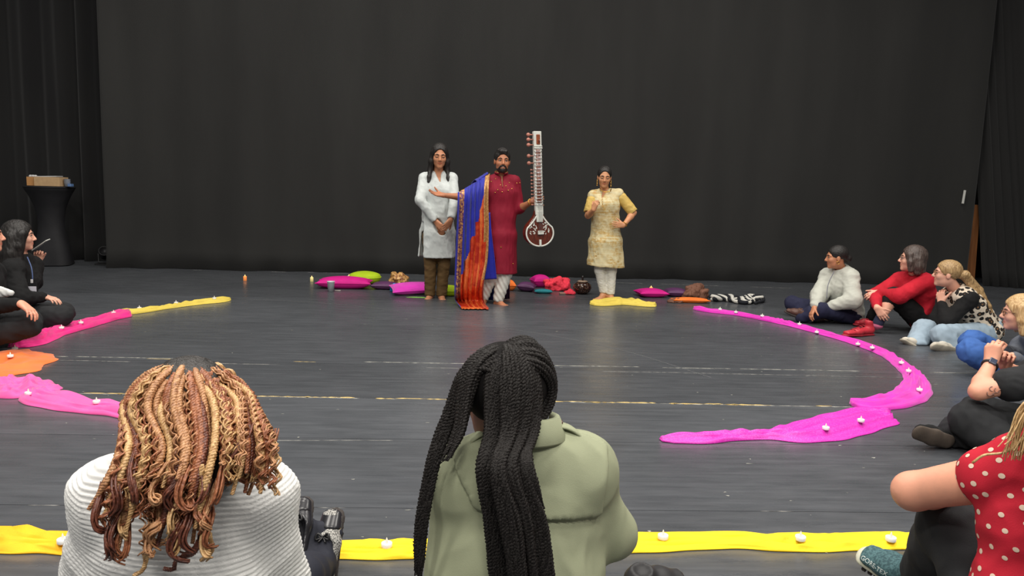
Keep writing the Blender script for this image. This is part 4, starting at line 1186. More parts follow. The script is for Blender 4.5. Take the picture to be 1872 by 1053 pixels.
def leopard():
    t = NT('leopard_knit'); c = t.coord()
    vo = t.n('ShaderNodeTexVoronoi', feature='F1'); vo.inputs['Scale'].default_value = 21; vo.inputs['Randomness'].default_value = .9
    t.l(c, vo.inputs['Vector'])
    nz = t.noise(c, 60, 3)
    d = t.math('ADD', vo.outputs['Distance'], t.math('MULTIPLY', nz, .30))
    ringc = t.ramp(d, [(.0, srgb(126, 92, 62)), (.33, srgb(126, 92, 62)), (.37, srgb(26, 22, 20)), (.62, srgb(26, 22, 20)), (.66, srgb(218, 204, 184))])
    t.base(ringc); t.set(Roughness=.9); t.bump(nz, .2, .003); return t.m
def person_leopard_vest():
    Y = G(1795, 625)[1]
    H = Head(P(1730, 500, Y - .03), (-.90, .40, .02), (-.05, 0, 1), .99)
    J = dict(head=H, sh=[P(1728, 551, Y + .14), P(1771, 548, Y - .15)], neck=P(1748, 532, Y), chest=P(1764, 558, Y), pelvis=P(1800, 600, Y),
             hip=[P(1790, 608, Y + .10), P(1797, 612, Y - .10)])
    J['kn'] = [P(1688, 602, Y + .02), P(1722, 612, Y - .30)]
    J['an'] = [P(1676, 632, Y - .16), P(1745, 640, Y - .34)]
    e1 = L(J['sh'][1], 1731, 589, .28, -1); w1 = L(e1, 1721, 553, .21, 1)
    J['el'] = [P(1712, 583, Y + .05), e1]; J['wr'] = [P(1730, 598, Y - .12), w1]
    hands = [dict(d=V(.8, -.4, -.2), n=V(0, 0, -1), thumb=1, curl=.3, size=.92), dict(d=V(-.1, .2, .95), n=V(.75, .5, .1), thumb=-1, curl=.75, size=.95)]
    b = body(J, SK_FAIR, 'person in a leopard-print knit vest resting the chin on one hand', hands=hands, feet=False)
    eyes(H, b, lash=LASH_BR)
    make_top(J, b, BLACK, 'jumper', .016, (.95, .95), seed=71)
    Jv = dict(J); Jv['sh'] = [J['sh'][i] + (J['neck'] - J['sh'][i]) * .28 for i in (0, 1)]
    lp = leopard()
    v_ = make_top(Jv, b, lp, 'vest', .030, (0, 0), seed=72, ncut=.062, k=1.02, extra=[('-', rc(J['sh'][1] + V(-.02, -.10, -.03), J['sh'][1] + V(-.03, -.16, -.10), .06, .07), .006)])
    tp = plain('vest_trim', srgb(214, 200, 180), .9)
    for i in (1,):
        s_ = J['sh'][i]; c = s_ + V(-.005, .0, -.055); rr_ = []
        for a in np.linspace(0, 2 * np.pi, 22, endpoint=False): rr_.append(c + V(.012 * math.sin(a), 0, 0) + .100 * (math.sin(a) * V(.75, 0, 0) + math.cos(a) * V(0, .1, 1) * .82) + V(0, -.085, 0) * 1.05)
    make_trousers(J, b, fabric('pale_denim', srgb(150, 168, 182), .9, .1, 300, .3), 'jeans', seed=73, x=.026, flare=.03)
    ops = cap_ops(H, (.108, .086, .094), face=((.096, 0, -.030), (.082, .075, .094)))
    ops += [('-', boxp(H.p(.045, 0, -.10), V(.08, .14, .07) * H.k, H.R), .01)]
    soft('hair', ops, .006, HAIR_BLOND, b, wr=[(.025, .003)], seed=8, stretch=(1, 1, .3))
    ops = strand(H, [(-.11, 0, .0), (-.15, -.01, .005), P(1790, 530, Y - .10), P(1806, 560, Y - .13), P(1818, 590, Y - .13)], .036, .020)
    ops += strand(H, [(-.13, 0, .0), P(1782, 534, Y - .12), P(1797, 562, Y - .16), P(1806, 585, Y - .15)], .026, .012)
    soft('ponytail', ops, .006, HAIR_BLOND, b, wr=[(.022, .005), (.010, .002)], seed=10, stretch=(1, 1, .5))
    glasses(H, b, plain('glasses_gold', srgb(150, 116, 84), .35, .6))
    ws = plain('sneaker_white', srgb(206, 200, 186), .6); so = plain('sneaker_sole', srgb(186, 178, 160), .7, noise=.15)
    a0 = J['an'][0]; shoe(P(1682, 642, a0[1] - .04), P(1647, 622, a0[1] - .04), (-.15, .25, .9), ws, so, b, lace=plain('lace_white', srgb(220, 216, 206), .8), name='sneaker')
    a1 = J['an'][1]; shoe(P(1752, 643, a1[1] - .05), P(1702, 634, a1[1] - .15), (.15, .85, .45), ws, so, b, name='sneaker')
person_leopard_vest()

def person_blue_jeans():
    Y = 5.35
    H = Head(P(1863, 572, Y - .25), (-.86, .42, -.06), (0, 0, 1), 1.04)
    J = dict(head=H, sh=[P(1872, 634, Y + .05), P(1920, 640, Y - .28)], neck=P(1893, 614, Y - .12), chest=P(1902, 655, Y - .05), pelvis=P(1922, 690, Y + .12),
             hip=[P(1912, 694, Y + .2), P(1924, 698, Y + .02)])
    J['hip'] = [h_ - V(0, 0, max(0, h_[2] - .12)) for h_ in J['hip']]
    J['kn'] = [P(1778, 626, Y + .10), P(1776, 642, Y - .18)]
    J['an'] = [P(1850, 668, Y + .05), P(1845, 680, Y - .25)]
    J['el'] = [P(1850, 650, Y + .0), P(1900, 690, Y - .36)]; J['wr'] = [P(1822, 634, Y - .22), P(1850, 650, Y - .4)]
    b = body(J, SK_FAIR, 'person in glasses and bright blue jeans sitting at the right edge of the circle', hands=[None, None], feet=False, smile=.6)
    eyes(H, b, lash=LASH_BR)
    make_top(J, b, fabric('grey_jumper', srgb(96, 100, 108), .9, .1, 200, .3), 'jumper', .022, (.95, .95), seed=81)
    make_trousers(J, b, fabric('blue_denim', srgb(62, 100, 166), .85, .14, 300, .3), 'jeans', seed=82, x=.028, wr=((.05, .006), (.16, .012)))
    ops = cap_ops(H, (.112, .094, .100), face=((.100, 0, -.035), (.080, .072, .104)))
    for q in (-1, 1): ops += strand(H, [(.0, q * .075, .04), (.0, q * .088, -.04), (-.01, q * .085, -.13)], .036, .022)
    ops += strand(H, [(-.08, 0, 0), (-.085, 0, -.13)], .055, .05)
    soft('hair', ops, .006, HAIR_GOLD, b, wr=[(.025, .004), (.01, .0015)], seed=11, stretch=(1, 1, .2))
    glasses(H, b, plain('glasses_bronze', srgb(110, 76, 52), .35, .5))
    ws = plain('sneaker_black', srgb(40, 40, 42), .6)
    for i in (0, 1):
        a_ = J['an'][i]; g = V(a_[0], a_[1], 0); shoe(g + V(.05, .02, .0), g + V(-.17, -.1, .008), (0, 0, 1), ws, BOOT_SOLE, b, name='sneaker')
person_blue_jeans()

def person_black_tee():
    Y = 3.68
    H = Head(P(1985, 560, Y), (-.97, .1, -.05), (0, 0, 1), 1.04)
    J = dict(head=H, sh=[P(1928, 668, Y + .18), P(1900, 672, Y - .18)], neck=P(1965, 630, Y), chest=P(1975, 700, Y), pelvis=P(1985, 800, Y),
             hip=[P(1975, 805, Y + .12), P(1970, 812, Y - .1)])
    J['sh'] = [P(1945, 655, Y + .17), P(1906, 690, Y - .22)]
    J['kn'] = [P(1790, 752, Y + .30), P(1775, 768, Y - .12)]
    J['an'] = [P(1752, 800, Y - .02), P(1840, 822, Y - .24)]
    e1 = P(1788, 716, Y - .16); w1 = P(1811, 664, Y - .02)
    J['el'] = [P(1868, 690, Y + .26), e1]; J['wr'] = [P(1836, 668, Y + .10), w1]
    hands = [dict(d=V(-.25, -.5, .8), n=V(-.6, -.6, -.3), thumb=-1, curl=.95, size=1.0, tout=.2), dict(d=V(.12, .15, .95), n=V(.75, .4, .3), thumb=-1, curl=.85, size=1.02, tout=.15, tcurl=.7)]
    b = body(J, SK_PINK, 'person in a black T-shirt with a wristwatch and clasped hands at the right edge', hands=hands, feet=False, armk=1.08, h=.013)
    make_top(J, b, BLACK2, 't_shirt', .022, (.5, .24), seed=91, bell=.02)
    make_trousers(J, b, BLACK2, seed=92, x=.035, flare=.03)
    ops = cap_ops(H)
    soft('hair', ops, .007, HAIR_GREYBR, b, wr=[(.025, .003)], seed=12)
    sm = plain('brown_suede', srgb(76, 66, 58), .9, noise=.12)
    a_ = J['an'][0]; shoe(P(1744, 812, a_[1] - .08), P(1672, 790, a_[1] - .12), (.35, .93, .10), BLACK, sm, b, sole_t=.016, wide=1.1)
    # watch
    wc = w1 + nrm(e1 - w1) * .02; ax = nrm(w1 - e1)
    wt = ring_between('watch', wc, ax, .033, .008, plain('watch_strap', srgb(40, 36, 36), .6), b, 20)
    n_ = nrm(V(-.55, -.83, 0)); n_ = nrm(n_ - (n_ @ ax) * ax); bm = bmesh.new(); s_ = np.cross(ax, n_)
    bm_box(bm, tuple(wc + n_ * .036), (.034, .040, .012), Matrix([list(s_), list(ax), list(n_)]).transposed(), .003); finish_bm('watch_case', bm, [plain('watch_dark', srgb(60, 66, 84), .15)], wt)
    # tattoo: curled ink leaves on the upper arm, raised by a hair
    ink = plain('tattoo_ink', srgb(150, 116, 104), .6); sh1 = J['sh'][1]; u_ = nrm(sh1 - e1); n_ = nrm(V(-.3, -.95, .1)); n_ = nrm(n_ - (n_ @ u_) * u_); v_ = np.cross(u_, n_); items = []
    for a0, c0, r0, t0 in ((.035, .2, .022, .3), (.05, -.2, .018, 1.6), (.06, .45, .016, 2.2), (.07, .05, .02, .9), (.085, .3, .018, 3.0), (.045, .6, .014, 4.0)):
        pts = []
        for t_ in np.linspace(0, 3.6, 14):
            al = a0 + r0 * .6 * math.cos(t_ + t0); an = c0 + r0 / .046 * .6 * math.sin(t_ + t0)
            rad = .0445 + .0025
            pts.append(e1 + u_ * al + rad * (n_ * math.cos(an) + v_ * math.sin(an)))
        items.append(tube_np(np.array(pts), .0022, 4))
    v, f = merge_np(items); mesh_np('tattoo', v, f, [ink], b)['kind'] = 'stuff'
person_black_tee()

def person_lanyard():
    Y = G(60, 603)[1] + .12
    H = Head(P(37, 431, Y - .03), (.90, .40, -.02), (0, 0, 1), .98)
    J = dict(head=H, sh=[P(24, 492, Y - .17), P(58, 486, Y + .15)], neck=P(38, 470, Y), chest=P(38, 510, Y), pelvis=P(28, 570, Y),
             hip=[P(28, 578, Y - .1), P(34, 574, Y + .1)])
    J['kn'] = [P(112, 578, Y - .14), P(116, 572, Y + .10)]
    J['an'] = [P(30, 600, Y - .16), P(40, 592, Y + .10)]
    e0 = L(J['sh'][0], 38, 545, .28, -1); w0 = L(e0, 80, 543, .23, 1)
    e1 = P(62, 515, Y + .16); w1 = P(68, 480, Y + .22)
    J['el'] = [e0, e1]; J['wr'] = [w0, w1]
    hands = [dict(d=V(.95, -.2, -.12), n=V(0, 0, -1), thumb=1, curl=.35, size=.95), dict(d=V(.15, .1, .95), n=V(.3, -.7, .2), thumb=1, curl=.95, size=.9, tout=.4)]
    b = body(J, SK_FAIR, 'person in black with a name badge kneeling and holding up a phone', hands=hands, feet=False, smile=.4)
    eyes(H, b, lash=LASH)
    make_top(J, b, BLACK, 'jumper', .020, (.95, .93), seed=101)
    make_trousers(J, b, BLACK2, 'trousers', seed=102, x=.02)
    ops = cap_ops(H, (.112, .092, .100), face=((.100, 0, -.036), (.082, .075, .102)))
    for q in (-1, 1): ops += strand(H, [(.02, q * .078, .02), (.0, q * .088, -.08), (-.01, q * .085, -.20), (.0, q * .10, -.30)], .040, .03)
    ops += strand(H, [(-.07, 0, 0), (-.10, .0, -.14), (-.12, .0, -.30), (-.12, 0, -.42)], .075, .06)
    ops += strand(H, [(-.05, .06, 0), (-.06, .08, -.14), (-.07, .10, -.32), (-.06, .10, -.42)], .055, .04)
    soft('hair', ops, .007, HAIR_BLACK, b, wr=[(.03, .005), (.012, .002)], seed=13, stretch=(1, 1, .15))
    bl = plain('lanyard_blue', srgb(70, 88, 130), .6)
    bp = P(59, 519, Y - .17)
    ly = tube('lanyard', [P(50, 470, Y - .10), P(57, 488, Y - .14), P(59.5, 505, Y - .165), bp], .005, bl, b, 16, 5)
    bm = bmesh.new(); bm_box(bm, tuple(bp + V(0, -.003, -.035)), (.075, .004, .10), Matrix.Rotation(.1, 3, 'Z'), .001); bd = finish_bm('badge_holder', bm, [plain('badge_black', srgb(30, 30, 32), .5)], ly)
    bm = bmesh.new(); bm_box(bm, tuple(bp + V(-.0005, -.007, -.05)), (.066, .003, .060), Matrix.Rotation(.1, 3, 'Z'), .001); finish_bm('name_card', bm, [plain('badge_card', srgb(208, 206, 216), .5)], bd)
    bm = bmesh.new(); bm_box(bm, tuple(bp + V(0, -.004, .022)), (.018, .008, .03), None, .002); finish_bm('badge_clip', bm, [plain('clip_white', srgb(210, 210, 210), .4)], bd)
    return P(71, 457, Y + .19), Y
PHONE_AT, _ = person_lanyard()
bm = bmesh.new(); bm_box(bm, tuple(PHONE_AT + V(.02, .0, .045)), (.010, .075, .155), Matrix.Rotation(.95, 3, 'Y') @ Matrix.Rotation(.15, 3, 'Z'), .004)
ph = finish_bm('phone', bm, [plain('phone_case', srgb(176, 178, 172), .35)]); tag(ph, 'pale thin phone held up by the person with the name badge', 'phone')
bm = bmesh.new(); bm_box(bm, tuple(PHONE_AT + V(.024, .0, .0425)), (.004, .068, .145), Matrix.Rotation(.95, 3, 'Y') @ Matrix.Rotation(.15, 3, 'Z'), .001)
finish_bm('screen', bm, [plain('phone_glass', srgb(30, 32, 36), .1)], ph)

def person_far_left():
    Y = 5.5
    H = Head(P(-25, 430, Y), (.90, .40, .0), (0, 0, 1), 1.0)
    J = dict(head=H, sh=[P(-50, 505, Y - .18), P(-14, 498, Y + .16)], neck=P(-32, 477, Y), chest=P(-34, 522, Y), pelvis=P(-45, 592, Y),
             hip=[P(-45, 600, Y - .1), P(-40, 596, Y + .1)])
    J['kn'] = [P(50, 594, Y - .22), P(52, 586, Y + .16)]
    J['an'] = [P(-30, 618, Y - .26), P(-20, 612, Y - .05)]
    e0 = L(J['sh'][0], -20, 562, .28, -1); w0 = L(e0, 38, 555, .25, -1)
    J['el'] = [e0, P(-5, 560, Y + .14)]; J['wr'] = [w0, P(20, 588, Y + .05)]
    hands = [dict(d=V(.8, -.25, -.45), n=V(-.2, -.1, -.9), thumb=1, curl=.4, size=1.0), dict(d=V(.9, -.2, -.2), n=V(0, 0, -1), thumb=-1, curl=.4, size=1.0)]
    b = body(J, SK_PINK, 'person in dark clothes at the left edge with a hand resting on one knee', hands=hands, feet=False, smile=.5)
    eyes(H, b, lash=LASH)
    make_top(J, b, BLACK, 'jumper', .022, (.93, .93), seed=111)
    make_trousers(J, b, BLACK2, 'trousers', seed=112, x=.024)
    soft('shirt_tail', [('+', econe(P(-8, 533, Y - .16), P(20, 536, Y - .16), V(0, 0, 1), .05, .03, .02, .02), 0)], .007, fabric('white_shirt', srgb(206, 206, 204), .9), b, wr=[(.04, .006)], seed=3)
    ops = cap_ops(H, (.112, .092, .100), face=((.100, 0, -.036), (.082, .075, .102))) + strand(H, [(-.06, 0, 0), (-.09, 0, -.2), (-.1, 0, -.35)], .075, .05)
    soft('hair', ops, .007, HAIR_BLACK, b, wr=[(.03, .004)], seed=14, stretch=(1, 1, .2))
    ring_between('ring', w0 + V(.075, -.02, -.045), V(.8, -.2, -.5), .010, .002, SILVER, b)
person_far_left()
# ------------------------------------------------------------------ foreground: two people seen from behind, one at the right edge
def twist_np(p, lam, off, r, k=6, strands=2, ph0=0.0, taper=.25):
    """rope of intertwined strands along polyline p (already dense)"""
    t, n, b = frames(p); s = np.concatenate([[0], np.cumsum(np.linalg.norm(np.diff(p, axis=0), axis=1))])
    e = np.clip((s[-1] - s) / .06, taper, 1) * np.clip(s / .02 + .5, .5, 1); items = []
    for q in range(strands):
        a = 2 * np.pi * s / lam + ph0 + q * 2 * np.pi / strands
        c = p + (off * e)[:, None] * (np.cos(a)[:, None] * n + np.sin(a)[:, None] * b)
        items.append(tube_np(c, r * e, k))
    return merge_np(items)
def head_path(H, dirs, off, m=10):
    """points over the skull through head directions (f, s, u), lifted by off"""
    out = []
    for i in range(len(dirs) - 1):
        a, b = nrm(dirs[i]), nrm(dirs[i + 1])
        for t in np.linspace(0, 1, m, endpoint=(i == len(dirs) - 2)):
            d = nrm(a * (1 - t) + b * t); o = np.interp((i + t) / (len(dirs) - 1), np.linspace(0, 1, len(off)), off)
            out.append(H.p(-.018 + d[0] * (.098 + o / H.k), d[1] * (.076 + o / H.k), .022 + d[2] * (.088 + o / H.k)))
    return out
def dense(p, step):
    p = np.asarray(p, float); sg = np.linalg.norm(np.diff(p, axis=0), axis=1); cu = np.concatenate([[0], np.cumsum(sg)])
    if len(p) > 8:      # even out the control points and round the corners before fitting
        m = max(8, int(cu[-1] / .02)); q = np.stack([np.interp(np.linspace(0, cu[-1], m), cu, p[:, k]) for k in range(3)], 1)
        for _ in range(3): q[1:-1] = .25 * q[:-2] + .5 * q[1:-1] + .25 * q[2:]
        p = q
    return spline(p, max(8, int(cu[-1] / step)))
def sph(az, el):
    az, el = math.radians(az), math.radians(el)      # az 0 = back of the head, + = image right when facing away
    return V(-math.cos(el) * math.cos(az), math.cos(el) * math.sin(az), math.sin(el))

def person_green_jacket():
    Y = 1.72
    H = Head(P(915, 722, Y + .02), (-.22, 1, -.22), (0, .12, 1), 1.06)
    J = dict(head=H, sh=[P(852, 878, Y), P(1056, 862, Y + .02)], neck=P(955, 822, Y + .0), chest=P(950, 935, Y + .02), pelvis=V(.06, Y - .02, .12), waist=P(945, 1030, Y + .0))
    J['hip'] = [V(-.05, Y, .11), V(.17, Y + .02, .11)]
    J['kn'] = [V(.0, Y + .40, .13), V(.17, Y + .40, .13)]
    J['an'] = [V(.03, Y + .62, .08), V(.20, Y + .55, .08)]
    J['el'] = [P(832, 1070, Y + .02), P(1112, 972, Y + .08)]; J['wr'] = [P(870, 1080, Y + .28), P(1060, 1010, Y + .30)]
    hands = [dict(d=V(.6, .7, -.1), n=V(.1, .1, -1), thumb=1, curl=.4, size=.95), dict(d=V(-.6, .7, -.2), n=V(0, .1, -1), thumb=-1, curl=.4, size=.95)]
    b = body(J, SK_DEEP, 'person in a sage green trench jacket sitting with the back to the viewer', hands=hands, feet=False, h=.02, hf=.008)
    gm = fabric('sage_gabardine', srgb(146, 151, 124), .8, .05, 420, .2)
    sh = J['sh']; nk = J['neck']; ch = J['chest']; U = nrm(sh[1] - sh[0])
    ops = torso_ops(J, 1.0, .034, 1.3)
    for i in (0, 1):
        ops += [('+', rc(sh[i], J['el'][i], .068, .064), .04), ('+', rc(J['el'][i], J['el'][i] + (J['wr'][i] - J['el'][i]) * .9, .068, .052), .03)]
    up = V(0, 0, 1)
    ops.append(('-', rc(nk + up * .085, nk + up * .2, .062, .085), .01))
    jk = soft('jacket', ops, .008, gm, b, wr=[(.09, .004), (.25, .006)], seed=121, stretch=(1, 1, .7))
    # storm flap across the upper back, standing a little proud of the jacket
    ops = torso_ops(J, 1.0, .046, 1.3)
    e0, e1 = P(1022, 992, Y - .2), P(1120, 962, Y - .2)
    ops.append(('&', half(P(1060, 978, Y - .18), V(-.12, 0, -1), (0, 0, 0), (0, 0, 0)), .002))
    ops.append(('&', half(V(0, Y - .01, 0), V(0, 1, 0), (0, 0, 0), (0, 0, 0)), .002))
    ops.append(('&', half(P(1098, 880, Y), V(1, 0, -.12), (0, 0, 0), (0, 0, 0)), .004))
    ops.append(('&', half(P(862, 880, Y), V(-1, 0, -.55), (0, 0, 0), (0, 0, 0)), .004))
    ops.append(('-', rc(nk + up * .075, nk + up * .2, .075, .10), .01))
    soft('storm_flap', ops, .007, gm, jk, wr=[(.09, .004), (.25, .006)], seed=121, stretch=(1, 1, .7))
    # collar, epaulettes with button
    prof = [(.066, .040), (.070, .082), (.078, .090), (.086, .086), (.096, .062), (.108, .038), (.106, .032), (.09, .04)]
    th = np.linspace(-2.0, 2.0, 40); vv = np.array([[nk + V(r_ * 1.02 * math.sin(a), -r_ * .98 * math.cos(a), z_ + .008 * math.cos(a)) for (r_, z_) in prof] for a in th])
    i_, j_ = np.meshgrid(np.arange(39), np.arange(len(prof)), indexing='ij'); A_ = i_ * len(prof) + j_; B_ = i_ * len(prof) + (j_ + 1) % len(prof)
    mesh_np('collar', vv.reshape(-1, 3), np.stack([A_, B_, B_ + len(prof), A_ + len(prof)], -1).reshape(-1, 4), [gm], jk)
    for i in (0, 1):
        a_, c_ = sh[i] + (nk - sh[i]) * -.12, nk + (sh[i] - nk) * .45
        pts = [a_ + V(0, -.02, .092), (a_ + c_) / 2 + V(0, -.022, .108), c_ + V(0, -.018, .096)]
        p = spline(pts, 12); v, f = tube_np(p, np.interp(np.linspace(0, 1, 12), [0, .8, 1], [.030, .026, .014]), 10, up=(0, 0, 1), flat=.22)
        ep = mesh_np('epaulette', v, f, [gm], jk)
        v, f = lathe([(.001, .004), (.008, .003), (.011, .006), (.0125, .003), (.012, 0)], 18, V(0, -.2, 1), p[9] + V(0, -.004, .006)); mesh_np('button', v, f, [plain('horn_button', srgb(70, 46, 36), .35, noise=.3)], ep)
    make_trousers(J, b, BLACK2, seed=125, x=.02)
    # hair
    ops = cap_ops(H, (.108, .098, .097), (-.020, .006, .026))
    hr = soft('hair', ops, .008, plain('scalp_hair', (.006, .005, .005), .9, spec=.15), b)
    tw = hairmat('twist_black', (.008, .0065, .006), (.015, .0125, .0115), .55, (200, 200, 200))
    tw.node_tree.nodes['Principled BSDF'].inputs['Specular IOR Level'].default_value = .22
    scalp = skin('scalp_brown', srgb(98, 76, 66))
    v, f = tube_np(np.array(head_path(H, [sph(2, 98), sph(3, 70), sph(6, 40)], [.0105, .0105, .0105])), np.array([.004] + [.007] * 17 + [.003] * 2)[:len(head_path(H, [sph(2, 98), sph(3, 70), sph(6, 40)], [0, 0, 0]))], 6, up=H.u, flat=.4)
    mesh_np('hair_parting', v, f, [scalp], hr)
    v, f = tube_np(np.array(head_path(H, [sph(-30, 80), sph(-38, 55)], [.0105, .0105])), .006, 6, up=H.u, flat=.4); mesh_np('hair_parting', v, f, [scalp], hr)
    rng = np.random.default_rng(9)
    def braid(p, seed, r=.0044):
        v, f = twist_np(dense(p, .0042), .0150 * rng.uniform(.9, 1.1), .0037, r, 4, 2, rng.uniform(0, 6))
        mesh_np('braid', v, f, [tw], hr)
    back = lambda px, py, d=0: P(px, py, Y - .185 - d)
    # bundle down the back
    nb = 52
    for i in range(nb):
        t = (i + .5) / nb; lay = i % 4
        az = -48 + 98 * ((i * .7549) % 1); el = 80 - 58 * ((i * .5698) % 1)
        q = (az + 48) / 98
        x1 = 872 + 86 * q; x2 = 888 + 112 * q; x3 = 905 + 105 * q
        o = .012 + .007 * lay
        p = head_path(H, [sph(az * .6, el), sph(az * .78, el * .5), sph(az * .85, 6)], [.006, o, o + .004], 6)
        p += [H.p(-.125 - .008 * lay, .055 * (q - .5) * 2 - .005, -.075)]
        p += [back(x1 + rng.normal(0, 3), 850, .012 * lay), back(x2 + rng.normal(0, 3), 950, .014 * lay + .004), back(x3 + rng.normal(0, 4), 1060, .014 * lay + .006), back(x3 + 6, 1120, .012 * lay)]
        braid(p, i)
    # right side swept down and round to the bundle
    for i in range(46):
        t = i / 45; lay = i % 4
        az0 = 8 + 16 * (i % 3) / 2; el0 = 84 - 52 * t
        o = .018 + .006 * lay
        az1 = 62 + 34 * (1 - t) + 8 * rng.random(); el1 = 40 - 48 * t
        p = head_path(H, [sph(az0, el0), sph((az0 + az1) * .55, (el0 + el1) * .5 + 6), sph(az1, el1), sph(66 - 20 * t, -32 - 14 * t), sph(34, -46)], [.008, o + .006, o + .010, o + .004, o], 7)
        p += [back(948 + 22 * rng.random(), 842, .01), back(968 + 28 * rng.random(), 930, .012)]
        braid(p, i)
    # left side: hangs forward of the shoulder
    for i in range(34):
        t = i / 33; lay = i % 3; o = .014 + .008 * lay
        el0 = 80 - 66 * ((i * .618) % 1); az0 = -16 - 34 * t
        x = 842 - 26 * t
        p = head_path(H, [sph(az0, el0), sph(-48 - 30 * t, 26), sph(-54 - 30 * t, 0)], [.006, o + .004, o + .012], 6)
        yy = Y - .10 + .05 * t - .02 * lay
        if t < .55:
            p += [P(846 - 34 * t + rng.normal(0, 3), 800, yy), P(822 - 30 * t + rng.normal(0, 3), 830 + 18 * rng.random(), yy - .03)]
        else:
            u = (t - .55) / .45
            p += [P(832 - 24 * u + rng.normal(0, 3), 770, Y - .06), P(800 - 20 * u, 850, Y - .09), P(778 - 12 * u + rng.normal(0, 2), 950, Y - .10), P(768 - 10 * u + rng.normal(0, 3), 1040 + 40 * (1 - u), Y - .10)]
        braid(p, i)
    # bare foot sliver and black shoe by the jacket hem
    an = P(1150, 1104, Y + .45)
    shoe(V(an[0] - .02, an[1], .02), V(an[0] + .20, an[1] + .06, .02), (0, -.3, 1), plain('black_shoe', srgb(34, 34, 36), .6), BOOT_SOLE, b)
    return b
person_green_jacket()

